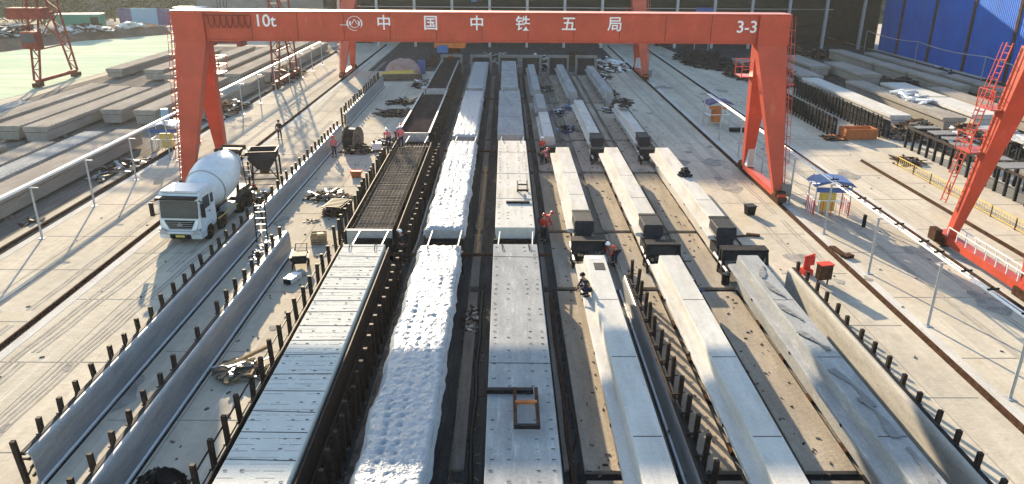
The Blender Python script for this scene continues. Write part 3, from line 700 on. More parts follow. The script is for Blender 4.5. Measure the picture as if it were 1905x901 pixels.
# ---- wide beams in the centre-left lines
def slab_beam(name, label, x0, x1, y0, y1, m, z1=2.0, joints=1.25, stir=True, jm='rust'):
    t = thing(name, label, 'beam', ((x0 + x1) / 2, y0, 0), 0, 'wide concrete beams on the middle beds')
    a = (x1 - x0) / 2; L = y1 - y0
    MB().prism([(-a * .86, .2), (a * .86, .2), (a * .93, 1.2), (a, 1.7), (a, z1 - .03), (a - .03, z1), (-a + .03, z1), (-a, z1 - .03), (-a, 1.7), (-a * .93, 1.2)], 0, L).build('beam_body', m, t)
    if joints:
        mb = MB(); r = random.Random(int(x0 * 10))
        k = joints
        while k < L - .3:
            ja = r.uniform(-.06, .06); mb.hexa([(-a + .02, k + ja, z1 - .01), (a - .02, k - ja, z1 - .01), (a - .02, k - ja + .022, z1 - .01), (-a + .02, k + ja + .022, z1 - .01),
                                              (-a + .02, k + ja, z1 + .012), (a - .02, k - ja, z1 + .012), (a - .02, k - ja + .022, z1 + .012), (-a + .02, k + ja + .022, z1 + .012)])
            k += joints * r.uniform(.85, 1.15)
        mb.build('cover_joint', jm, t)
    if m == 'blanket':
        mb = MB(); r = random.Random(5)
        for k in range(int(L / .31)):
            xa = -a + .05
            while xa < a - .1:
                l = r.uniform(.15, .8)
                if r.random() < .7: mb.box(xa, min(a - .05, xa + l), k * .31 + r.uniform(0, .02), k * .31 + .035, z1 - .005, z1 + .003)
                xa += l + r.uniform(.02, .2)
        mb.build('cross_slats', 'beam_old', t)
    if stir:
        stirrup_rows((-a + .18, -a * .35, a * .4, a - .2), .2, L - .2, z1, .5, .05).build('stirrups', 'rebar', t)
    for x in (-a * .6, a * .6):
        MB().path([(x, L - .05, z1 + .02), (x - .02, L - .5, z1 + .16), (x + .03, L - .95, z1 + .03)], .025, 5).build('lifting_loop', 'black', t)
    supports(t, 2 * a * .8, L, 8)
    return t
slab_beam('covered_beam', 'widest front beam at left under a white cover with cross joints', -8.2, -6.08, 14.3, 35.6, 'blanket', stir=True)
slab_beam('concrete_beam', 'grey front beam on the centre line with the large rusty frame lying on it', -.55, 1.7, 14.3, 35.7, 'beam_wet', joints=9.5)
slab_beam('concrete_beam', 'pale second-row beam on the centre line with the small dark frame on it', -.5, 1.68, 38.2, 58.2, 'beam', joints=5.1)
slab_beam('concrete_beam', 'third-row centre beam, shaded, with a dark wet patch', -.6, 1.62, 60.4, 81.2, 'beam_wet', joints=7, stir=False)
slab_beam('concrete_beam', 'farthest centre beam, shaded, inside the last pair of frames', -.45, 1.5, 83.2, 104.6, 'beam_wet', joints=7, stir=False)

def wrinkled(name, label, x0, x1, y0, y1, seed, z=2.03, dimples=True, amp=.05):
    mb = MB(); nx = 40; ny = int((y1 - y0) / (.075 if seed < 20 else .12)); W = x1 - x0; r = random.Random(seed)
    for j in range(ny + 1):
        y = y0 + (y1 - y0) * j / ny
        wl = noise.noise(Vector((seed, y * .55, 0))) * .16 + noise.noise(Vector((seed, y * 1.6, 5))) * .06
        wr = noise.noise(Vector((seed + 9, y * .5, 0))) * .16 + noise.noise(Vector((seed, y * 1.7, 9))) * .06
        for i in range(nx + 1):
            u = i / nx; x = x0 - wl + (W + wl + wr) * u
            rd = lambda f, q, e=0: 1 - abs(noise.noise(Vector((x * f * .8 + seed + e, y * f * 1.25, q)))) * 2.4
            zz = z - .03 + amp * .35 * noise.noise(Vector((x * 1.3, y * 1.6, seed))) + amp * .3 * max(0, rd(1.1, 3.3)) + amp * .6 * max(0, rd(2.4, 7.7, 4)) ** 3 + amp * .7 * max(0, rd(4.2, 1.7, 8)) ** 4 + .012 * noise.noise(Vector((x * 9, y * 9, seed)))
            if dimples:
                dx = ((u * 5) % 1) - .5; dy = ((y / .47) % 1) - .5
                zz -= .06 * math.exp(-(dx * dx * 46 + dy * dy * 30)) * max(0, .6 + noise.noise(Vector((x * .7, y * .5, seed + 2))) * 2.2)
            e = min(u, 1 - u)
            if e < .09: zz -= (.09 - e) / .09 * (.32 + .12 * noise.noise(Vector((x * 2, y * 1.5, seed + 4))))
            ey = min(y - y0, y1 - y)
            if ey < .3: zz -= (.3 - ey) * .6
            mb.v.append((x, y + .05 * noise.noise(Vector((x, y, 8))), zz))
    for j in range(ny):
        for i in range(nx):
            a = j * (nx + 1) + i; mb.f.append((a, a + 1, a + nx + 2, a + nx + 1))
    o = mb.build(name, 'sheet', None, smooth=False)
    me = o.data; me.polygons.foreach_set('use_smooth', [True] * len(me.polygons))
    return tag(o, label, 'plastic sheet', 'white sheets over the beams left of the centre line')
for lb, y0, y1, k in (('front-row beam wholly hidden under a crumpled white sheet, left of the centre line', 14.3, 35.7, 0), ('second-row beam hidden under a crumpled white sheet', 38.0, 58.1, 1),
                      ('third-row beam under a white sheet, in the shade', 60.2, 81.3, 2), ('farthest beam under a white sheet, in the shade', 83.2, 104.2, 3)):
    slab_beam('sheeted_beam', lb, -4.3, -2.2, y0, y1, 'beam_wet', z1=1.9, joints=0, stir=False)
wrinkled('plastic_sheet', 'crumpled white sheet with rows of dimples on the front-row beam', -4.4, -2.1, 14.2, 35.75, 3)
wrinkled('plastic_sheet', 'sunlit crumpled white sheet on the second-row beam', -4.4, -2.1, 38.0, 58.2, 17)
wrinkled('plastic_sheet', 'shaded white sheet on the third-row beam', -4.35, -2.2, 60.1, 81.3, 31, amp=.04)
wrinkled('plastic_sheet', 'farthest white sheet, shaded, on the last-row beam', -4.2, -2.3, 83.3, 103.8, 47, dimples=False, amp=.04)

# black boxes that stand in for the shaded recesses between the rows
def shade_box(label, x0, x1, y0, y1, z=1.75, grp='black boxes for shaded recesses between the beam rows'):
    t = thing('recess_shade_box', label, 'shade_box', ((x0 + x1) / 2, y0, 0), 0, grp); a = (x1 - x0) / 2; d = y1 - y0
    MB().box(-a, a, .3, d - .3, 0, z - .7).build('body', 'black', t)
    MB().box(-a - .12, a + .12, -.02, .1, .2, z - .3).build('steel_plate', 'black', t); MB().box(-a - .12, a + .12, d - .1, d + .02, .2, z - .3).build('steel_plate', 'black', t)
    for x in (-a + .12, a - .16): MB().bar((x, -.15, z + .02), (x + .1, d + .15, z + .12), .06, .06).build('tie_rod', 'steel', t)
    MB().tube((-a - .9, d / 2, .9), (a + .9, d / 2, .9), .1, .1, 8).build('cross_pipe', 'rust', t)
    return t
for nm, x0, x1 in (('left form line', -8.0, -6.2), ('white-sheeted line', -4.1, -2.25), ('centre line', -.45, 1.6)):
    for rw, y0, y1 in (('the first and second rows', 36.0, 37.9), ('the second and third rows', 58.4, 60.0), ('the third and last rows', 81.6, 82.9)):
        shade_box(f'black box as shaded recess on the {nm} between {rw}', x0, x1, y0, y1)
# portal reaction frames at the far end
for k, x in enumerate((-7.4, -3.3, .55, 3.6, 7.4, 11.3)):
    t = thing('end_portal', f"grey portal frame closing the far end of the {['leftmost dark form', 'white-sheeted line', 'centre line', 'first shaded girder line', 'second shaded girder line', 'third shaded girder line'][k]}", 'frame', (x, 105.6, 0), 0, 'portal frames at the far end')
    for s_ in (-1.35, 1.35): MB().box(s_ - .14, s_ + .14, 0, .8, 0, 2.3).build('post', 'shedgrey', t)
    MB().box(-1.5, 1.5, -.05, .85, 2.303, 2.6).build('head_beam', 'shedgrey', t)
    MB().box(-1.15, 1.15, .5, .9, 0, 2.4).build('back_plate', 'navy', t)

# ------------------------------------------------------------------ steel side forms with posts
def side_form(label, x, y0, y1, s, zt=1.22, post_z=1.62, off=.45, step=1.19, m='form', pm='post', curl=True, grp='steel side forms', phase=.0):
    """s = -1: posts stand on the -x side of the face"""
    t = thing('side_form', label, 'side form', (x, y0, 0), 0, grp); L = y1 - y0
    prof = [(0, .06), (s * .04, .06), (s * .10, zt - .18), (s * .18, zt - .04), (s * .30, zt), (s * .30, zt + .03), (s * .16, zt), (s * .05, zt - .12), (0, zt - .3)] if curl else [(0, .06), (s * .05, .06), (s * .05, zt), (0, zt)]
    if curl:
        arc = [(s * (.02 + .15 * (1 - math.cos(a))), zt - .40 + .40 * math.sin(a)) for a in [j * math.pi / 2 / 7 for j in range(8)]] + [(s * .24, zt - .01)]
        prof = [(0, .06)] + arc + [(s * .24, zt - .05)] + [(x + s * .035, z - .035) for x, z in reversed(arc[:-1])] + [(s * .04, .06)]
        MB().box(min(s * .242, s * .38), max(s * .242, s * .38), 0, L, zt - .10, zt + .02).build('top_flange', 'black', t)
    MB().prism(prof, 0, L).build('face_sheet', m, t, smooth=True)
    MB().box(min(-s * .02, -s * .10), max(-s * .02, -s * .10), 0, L, 0, .09).build('bottom_rail', 'whitedirty', t)
    MB().box(min(-s * .11, -s * .19), max(-s * .11, -s * .19), 0, L, 0, .03).build('rubber_strip', 'black', t)
    mb = MB()
    for z in (.3, .62, .92): mb.box(min(s * .12, s * .2), max(s * .12, s * .2), 0, L, z, z + .07)
    mb.build('stiffener', pm, t)
    n = int((L - phase) / step) + 1
    r = random.Random(int(x * 3 + y0))
    for k in range(n):
        y = phase + k * step
        if y > L: break
        j = r.gauss(0, .035) + s * .04
        if r.random() < .03: continue
        p = MB().bar((s * off, y, 0), (s * off + j, y + r.gauss(0, .04), post_z + r.uniform(-.06, .05)), .15, .14).build('post', pm, t)
        MB().bar((s * (off - .02), y, .95), (s * .12, y, .95), .06).bar((s * (off + .02), y, .15), (s * .12, y, .7), .05).bar((s * (off + .06), y, 1.02), (s * (off + .2), y, 1.02), .04).build('brace', pm, p)
    return t
side_form('leftmost grey side form in the foreground, running up to the mixer truck', -14.8, 19.6, 42.6, -1, phase=.05)
side_form('grey side form in the foreground, second from left, with bare concrete on both sides', -12.1, 16.2, 39.6, -1, phase=.4)
side_form('grey side form right of the dark hopper, running away from the truck', -14.75, 43.4, 67.2, -1)
side_form('farthest left side form in the shade, its posts like a comb', -15.3, 72.0, 95.5, -1, post_z=1.9)
side_form('side form standing between two front girders, black face and pale curled top', 5.92, 14.5, 34.3, 1, m='form', step=1.2, phase=.5, zt=.88, off=.5, post_z=1.75)
side_form('pale side form at right, leaning posts behind it, near the red pump', 14.3, 16.5, 34.6, 1, m='formlit', step=1.17, phase=.3)
side_form('left side form of the widest front beam, with a rail through its posts', -8.38, 15.0, 35.6, -1, m='post', step=1.24, phase=.3, zt=1.9, post_z=2.15, off=.5, curl=False)
side_form('left side form of the second-row rebar cage, with close black posts', -8.65, 38.0, 60.6, -1, m='post', step=.92, zt=1.8, post_z=2.15, off=.5, curl=False)
side_form('dark side form on the shaded right side of the widest front beam', -5.95, 14.5, 35.6, 1, m='post', step=.9, zt=1.85, post_z=1.8, off=.6, curl=False)
side_form('dark side form on the shaded right side of the second-row rebar cage', -5.85, 38.0, 58.2, 1, m='post', step=1.0, zt=1.85, post_z=1.8, off=.6, curl=False)
# guard rail through the posts of the widest beam
t = thing('guard_rail', 'thin dark pipe rail tied to the posts left of the widest front beam', 'rail', (-9.0, 15, 0))
MB().tube((0, 0, 1.75), (0, 20.6, 1.75), .035, .035, 6).tube((.02, 0, 1.1), (.02, 20.6, 1.1), .03, .03, 6).build('pipe', 'black', t)

# rebar cage in its form (second row, left line)
t = thing('rebar_cage', 'rusty rebar cage inside the open second-row form at left', 'rebar cage', (-7.3, 38.2, 0))
mb = MB(); r = random.Random(4)
for k in range(70):
    y = .15 + k * .285; j = r.uniform(-.03, .03)
    mb.tube((-1.15, y, 1.62 + j), (1.1, y + r.uniform(-.04, .04), 1.64 + j), .018, .018, 4)
mb.build('cross_bars', 'rebar', t)
mb = MB()
for k in range(11):
    x = -1.12 + k * .225; pts = [(x + r.uniform(-.03, .03), q * 2.0, 1.68 + r.uniform(-.02, .03)) for q in range(11)]; mb.path(pts, .018, 4)
mb.build('long_bars', 'rebar', t)
mb = MB()
for k in range(46):
    y = .2 + k * .43
    for x in (-1.1, 1.06): mb.bar((x, y, .3), (x, y, 1.8 + r.uniform(-.05, .1)), .03)
mb.build('upright_bars', 'rebar', t)
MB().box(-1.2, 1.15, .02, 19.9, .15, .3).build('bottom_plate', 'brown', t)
MB().box(-1.25, 1.2, -.15, -.05, .2, 1.8).box(-1.25, 1.2, -.16, -.04, 1.8, 1.88).build('end_plate', 'steel', t)
MB().box(-1.1, 1.05, .3, 19.6, 1.3, 1.5).build('inner_core', 'mid_floor', t)

def open_form(label, x0, x1, y0, y1, skew=0):
    t = thing('open_form', label, 'form', ((x0 + x1) / 2, y0, 0), 0, 'empty open forms on the left line'); a = (x1 - x0) / 2; L = y1 - y0
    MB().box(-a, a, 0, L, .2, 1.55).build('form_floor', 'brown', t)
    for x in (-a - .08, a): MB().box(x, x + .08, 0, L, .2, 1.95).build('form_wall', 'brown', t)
    for x in (-a - .12, a - .02): MB().box(x, x + .14, 0, L, 1.953, 2.02).build('rim', 'steel', t)
    MB().box(-a, a, -.08, 0, .2, 2.0).build('end_gate', 'steel', t)
    for k in range(9): MB().box(a + .1, a + .5, 1 + k * (L - 2) / 8, 1.15 + k * (L - 2) / 8, 0, 1.7).build('side_bracket', 'black', t)
    return t
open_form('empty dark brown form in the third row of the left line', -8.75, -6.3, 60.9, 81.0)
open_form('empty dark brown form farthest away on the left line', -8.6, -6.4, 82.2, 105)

# frames lying on the centre beams
def flat_frame(label, x, y, wd, dp, bar, m1, m2, z=2.0, hgt=.45):
    t = thing('lifting_cradle', label, 'frame', (x, y, z))
    a = wd / 2
    MB().box(-a - bar / 2, a + bar / 2, -bar / 2, bar / 2, hgt - bar * 1.3, hgt).build('front_bar', m1, t)
    MB().box(-a, a, dp - bar / 2, dp + bar / 2, hgt - bar + .05, hgt + .04).build('back_bar', 'orange' if m2 == 'rust' else m1, t)
    for s_ in (-a, a):
        MB().box(s_ - bar / 2 - .003, s_ + bar / 2 + .003, bar / 2, dp + .9, hgt - bar, hgt - .003).build('side_bar', m2, t)
        MB().box(s_ - bar / 2, s_ + bar / 2, dp + .1, dp + .2, 0, hgt - bar - .003).build('foot', m2, t)
    return t
flat_frame('large rusty square steel frame lying on the centre front beam', .73, 19.65, .72, 1.25, .11, 'black', 'rust', hgt=.26)
flat_frame('small dark square frame standing on the second-row centre beam', 1.12, 43.6, .6, 1.0, .09, 'black', 'black', hgt=.5)
tag(MB().box(-.6, 1.0, 21.75, 21.92, 2.012, 2.17).build('cross_bar', 'black'), 'dark steel bar lying across the centre front beam behind the rusty frame', 'bar')
tag(MB().box(.1, 1.5, 42.3, 42.45, 2.012, 2.15).build('cross_bar', 'black'), 'dark steel bar lying across the second-row centre beam below the small frame', 'bar')

# tensioning rigs at the near ends of the second row girders
def rig(label, x, y, w, z=1.5, seed=1):
    t = thing('tensioning_rig', label, 'rig', (x, y, 0), 0, 'stressing rigs at the girder ends')
    MB().box(-w / 2, w / 2, -.1, .25, z - .55, z).build('head_beam', 'navy', t); MB().box(-w / 2, w / 2, -.1, .25, .3, .6).build('lower_beam', 'black', t)
    MB().box(-w / 2 - .15, w / 2 + .15, -.28, .45, z + .003, z + .12).build('top_plate', 'black', t)
    for s_ in (-w / 2 - .1, w / 2 + .1):
        MB().bar((s_, -.75, 0), (s_, -.1, z), .14).bar((s_, .4, 0), (s_, .2, z), .14).bar((s_, -.6, .35), (s_, .4, .35), .1).build('side_frame', 'black', t)
        MB().tube((s_, -1.2, .8), (s_, 1.4, .8), .07, .07, 8).build('jack_rod', 'steel', t)
    r = random.Random(seed)
    mb = MB()
    for k in range(6):
        p = Vector((r.uniform(-w / 2, w / 2), -.5, 1.0)); pts = [p]
        for q in range(5): p = p + Vector((r.uniform(-.25, .25), -.15, r.uniform(-.25, .12))); p.z = max(.05, p.z); pts.append(p)
        mb.path([tuple(q) for q in pts], .025, 5)
    mb.build('hoses', 'black', t)
    MB().tube((-.3, -.6, .5), (.3, -.6, .5), .18, .18, 12).build('hydraulic_jack', 'steel', t)
    return t
rig('dark stressing rig ending the second-row girder beside the red-clad worker', X4 + .1, 37.6, 1.5, 1.45, 1)
rig('dark stressing rig ending the middle second-row girder', X5 + .25, 37.0, 1.5, 1.5, 2)
rig('big black stressing rig ending the second-row girder furthest right', X6 + .45, 36.2, 2.1, 1.5, 3)
rig('shaded stressing rig between second and third rows, left girder line', X4 - .3, 59.0, 1.4, 1.2, 4)
rig('shaded stressing rig between second and third rows, middle girder line', X5 - .4, 58.6, 1.4, 1.2, 5)
rig('shaded stressing rig between second and third rows, right girder line', X6 - .2, 58.6, 1.8, 1.2, 6)
heap('tool_bundle', 'dark bundle of straps on top of the second-row girder furthest right', 'bundle', X6 + .05, 48.6, .35, .5, .5, 30, ['black', 'navy'], 2.0, 21, (.2, .6), .1)

# ------------------------------------------------------------------ concrete mixer truck (front towards -y)
T = thing('mixer_truck', 'white concrete mixer truck driving towards the camera on the left lane', 'truck', (-18.6, 40.6, 0), R_(-3.5))
cab = MB().prismx([(-.05, .75), (-.02, 1.55), (.05, 1.9), (.16, 2.75), (.30, 2.98), (.5, 3.05), (1.95, 3.05), (2.02, 2.9), (2.02, .95), (1.85, .75)], -1.2, 1.2).build('cab', 'whitedirty', T)
MB().prismx([(-.08, 1.62), (.02, 1.62), (.135, 2.6), (.05, 2.6)], -1.08, 1.08).build('windscreen', 'glass', cab)
MB().box(-1.15, 1.15, -.35, .12, 2.78, 2.9).build('sun_visor', 'black', cab)
MB().box(-1.05, 1.05, .25, 1.9, 3.053, 3.16).build('roof_deflector', 'whitedirty', cab)
g = MB().hexa([(-.62, -.13, .98), (.62, -.13, .98), (.62, 0, .98), (-.62, 0, .98), (-.88, -.10, 1.48), (.88, -.10, 1.48), (.88, 0, 1.48), (-.88, 0, 1.48)]).build('grille', 'black', cab)
mb = MB()
for k in range(4): mb.box(-.78 + k * .02, .78 - k * .02, -.16, -.12, 1.40 - k * .12, 1.42 - k * .12)
mb.build('grille_bars', 'steel', g)
tm = MB()
for a, b in (((-.13, 1.22), (0, 1.36)), ((0, 1.36), (.13, 1.22)), ((.13, 1.22), (-.13, 1.22))): tm.bar((a[0], -.17, a[1]), (b[0], -.17, b[1]), .035)
tm.build('badge', 'steel', g)
bp = MB().hexa([(-1.22, -.18, .42), (1.22, -.18, .42), (1.22, .5, .42), (-1.22, .5, .42), (-1.25, -.28, .86), (1.25, -.28, .86), (1.25, .5, .86), (-1.25, .5, .86)]).build('bumper', 'whitedirty', T)
MB().box(-.6, .6, -.30, -.2, .46, .72).build('lower_grille', 'black', bp)
MB().box(-.26, .26, -.325, -.302, .55, .68).build('number_plate', 'yellow', bp)
for s in (-1, 1):
    MB().hexa([(s * .68, -.31, .72), (s * 1.18, -.27, .70), (s * 1.2, -.2, .70), (s * .7, -.2, .72), (s * .86, -.31, .95), (s * 1.22, -.26, 1.05), (s * 1.22, -.1, 1.05), (s * .9, -.1, .95)]).build('headlight', 'steel', T)
    MB().hexa([(s * .66, -.14, .95), (s * .9, -.12, .95), (s * .9, -.0, .95), (s * .66, -.0, .95), (s * .92, -.11, 1.5), (s * 1.12, -.09, 1.5), (s * 1.12, .0, 1.5), (s * .92, .0, 1.5)]).build('grille_surround', 'white', T)
    d = MB().box(min(s * 1.203, s * 1.23), max(s * 1.203, s * 1.23), .35, 1.35, .95, 2.0).build('door', 'whitedirty', cab)
    MB().hexa([(s * 1.203, .38, 2.0), (s * 1.235, .38, 2.0), (s * 1.235, 1.3, 2.0), (s * 1.203, 1.3, 2.0), (s * 1.203, .55, 2.7), (s * 1.235, .55, 2.7), (s * 1.235, 1.3, 2.7), (s * 1.203, 1.3, 2.7)]).build('door_window', 'glass', d)
    MB().box(min(s * 1.235, s * 1.26), max(s * 1.235, s * 1.26), 1.05, 1.25, 1.7, 1.75).build('handle', 'black', d)
    MB().box(min(s * 1.205, s * 1.225), max(s * 1.205, s * 1.225), 1.5, 1.85, 2.1, 2.65).build('rear_side_window', 'glass', cab)
    mr = MB().box(min(s * 1.38, s * 1.60), max(s * 1.38, s * 1.60), -.22, -.1, 1.75, 2.55).build('mirror', 'black', T)
    MB().bar((s * 1.2, .1, 2.65), (s * 1.5, -.16, 2.62), .05).bar((s * 1.2, .1, 1.85), (s * 1.5, -.16, 1.8), .05).build('mirror_arm', 'black', mr)
    MB().prismx([(.35, .85), (.42, 1.15), (.7, 1.3), (1.3, 1.3), (1.55, 1.15), (1.62, .85), (1.5, .85), (1.38, 1.08), (.62, 1.08), (.5, .85)], min(s * 1.02, s * 1.27), max(s * 1.02, s * 1.27)).build('wheel_arch', 'whitedirty', T)
MB().box(-.45, .45, .6, 9.0, .72, 1.0).build('chassis', 'black', T)
def wheel(x, y, dual):
    s = 1 if x > 0 else -1; ww = .56 if dual else .3
    t = MB().lathe([(0, .3), (.02, .46), (.06, .52), (ww - .06, .52), (ww - .02, .46), (ww, .3)], (x - s * ww if s > 0 else x + ww, y, .52), (s, 0, 0), 22)
    o = t.build('wheel', 'tyre', T, smooth=True)
    MB().lathe([(0, .29), (.03, .27), (.012, .16), (.05, .12), (.055, 0.02)], (x - s * .0 - s * .0, y, .52), (s, 0, 0), 16).build('rim', 'rust', o)
for y, dual in ((1.0, False), (2.85, False), (5.9, True), (7.2, True)):
    for x in (-1.22, 1.22): wheel(x, y, dual)
for s in (-1, 1):
    MB().prismx([(5.2, 1.02), (5.4, 1.2), (7.7, 1.2), (7.9, 1.02), (7.9, .98), (5.2, .98)], min(s * .66, s * 1.24), max(s * .66, s * 1.24)).build('mudguard', 'black', T)
    MB().box(min(s * .7, s * 1.2), max(s * .7, s * 1.2), 3.6, 4.9, .55, 1.1).build('fuel_tank' if s > 0 else 'battery_box', 'steel' if s > 0 else 'black', T)
    MB().bar((s * 1.2, 2.2, .85), (s * 1.2, 5.1, .85), .06).build('side_guard', 'yellow', T)
    mb = MB().bar((s * .5, 2.5, 1.0), (s * .62, 2.6, 2.2), .16).bar((s * .5, 7.0, 1.0), (s * .62, 6.9, 2.6), .16).bar((s * .5, 3.2, 1.0), (s * .6, 2.65, 2.0), .1)
    mb.build('drum_support', 'black', T)
ax = Vector((0, 5.6, 1.15)).normalized(); o0 = Vector((0, 2.4, 2.05))
dr = MB().lathe([(0, .35), (.03, .68), (.5, .95), (1.2, 1.22), (1.9, 1.36), (2.7, 1.40), (3.3, 1.34), (4.0, 1.14), (4.7, .88), (5.2, .74), (5.22, .5)], o0, ax, 36).build('drum', 'whitedirty', T, smooth=True)
mb = MB()
for tt, rr in ((1.2, 1.225), (4.62, .915)):
    mb.lathe([(tt - .05, rr), (tt - .05, rr + .035), (tt + .05, rr + .03), (tt + .05, rr - .02)], o0, ax, 36)
mb.build('drum_ring', 'steel', dr)
hp = MB().hexa([(-.35, 7.5, 2.9), (.35, 7.5, 2.9), (.35, 8.0, 2.9), (-.35, 8.0, 2.9), (-.75, 7.2, 3.75), (.75, 7.2, 3.75), (.75, 8.4, 3.75), (-.75, 8.4, 3.75)]).build('hopper', 'navy', T)
MB().box(-.8, .8, 7.15, 7.25, 3.55, 3.85).box(-.8, .8, 8.35, 8.45, 3.55, 3.85).build('hopper_rim', 'rust', hp)
MB().bar((0, 8.0, 2.6), (.3, 9.2, 1.5), .5, .25).build('chute', 'steel', T)
mb = MB()
for s in (-.25, .25): mb.bar((s + .7, 8.6, .9), (s + .7, 8.3, 3.6), .05)
for k in range(8): mb.bar((.45, 8.57 - k * .035, 1.1 + k * .32), (.95, 8.57 - k * .035, 1.1 + k * .32), .04)
mb.build('rear_ladder', 'black', T)
MB().box(-1.1, 1.1, 8.7, 8.85, .6, .8).build('rear_bumper', 'rust', T)
for s in (-.9, .9): MB().box(s - .15, s + .15, 8.68, 8.74, .85, 1.0).build('tail_lamp', 'redhelmet', T)
MB().tube((-.75, 2.15, 1.0), (-.75, 2.15, 3.2), .09, .09, 10).build('exhaust_pipe', 'rust', T)
MB().box(-.7, .7, 2.08, 2.3, 1.0, 2.5).build('water_tank', 'whitedirty', T)

# dark hopper skid behind the truck
t = thing('concrete_hopper', 'dark blue concrete hopper on a leggy frame behind the mixer truck', 'hopper', (-17.6, 53.2, 0), R_(8))
MB().hexa([(-.5, -.5, 1.2), (.5, -.5, 1.2), (.5, .5, 1.2), (-.5, .5, 1.2), (-1.15, -.95, 2.1), (1.15, -.95, 2.1), (1.15, .95, 2.1), (-1.15, .95, 2.1)]).box(-1.15, 1.15, -.95, -.9, 2.103, 2.75).box(-1.15, 1.15, .9, .95, 2.103, 2.75).box(-1.15, -1.1, -.9, .9, 2.103, 2.75).box(1.1, 1.15, -.9, .9, 2.103, 2.75).build('hopper_body', 'navy', t)
MB().box(-1.22, 1.22, -1.02, -.95, 2.65, 2.78).box(-1.22, 1.22, .95, 1.02, 2.65, 2.78).box(-1.22, -1.15, -.95, .95, 2.65, 2.78).box(1.15, 1.22, -.95, .95, 2.65, 2.78).build('rim', 'black', t)
for a in (-1.15, 1.15):
    for b in (-.9, .9): MB().bar((a * 1.05, b, 0), (a, b, 2.1), .14).build('leg', 'black', t)
MB().bar((-1.15, -.9, .5), (1.15, -.9, .5), .08).bar((-1.15, .9, .5), (1.15, .9, .5), .08).bar((-1.2, -.9, .5), (-.5, -.5, 1.25), .07).bar((1.2, -.9, .5), (.5, -.5, 1.25), .07).build('bracing', 'rust', t)
MB().box(-.35, .35, -.35, .35, .8, 1.2).build('gate', 'rust', t); t.scale = (.85, .85, .9)
heap('clutter_heap', 'tangle of frames and yellow-white bits on the ground in front of the dark hopper', 'clutter', -16.6, 49.4, 1.0, 1.2, .5, 45, ['black', 'rust', 'white', 'yellow'], 0, 31, (.3, 1.3), .08)
t = thing('ladder_frame', 'upright ladder-like dark frame between the two left side forms', 'ladder', (-14.2, 41.0, 0), R_(10))
mb = MB()
for s in (-.3, .3): mb.bar((s, 0, 0), (s, .5, 2.3), .07)
mb.build('stile', 'black', t)
mb = MB()
for k in range(6): mb.bar((-.3, .05 + k * .08, .3 + k * .36), (.3, .05 + k * .08, .3 + k * .36), .05)
mb.build('rung', 'steel', t)
heap('offcut_heap', 'pale and dark offcuts scattered between the ends of the left side forms', 'offcuts', -13.6, 39.7, .6, 2.0, .35, 60, ['white', 'black', 'steel'], 0, 33, (.15, .7), .07)

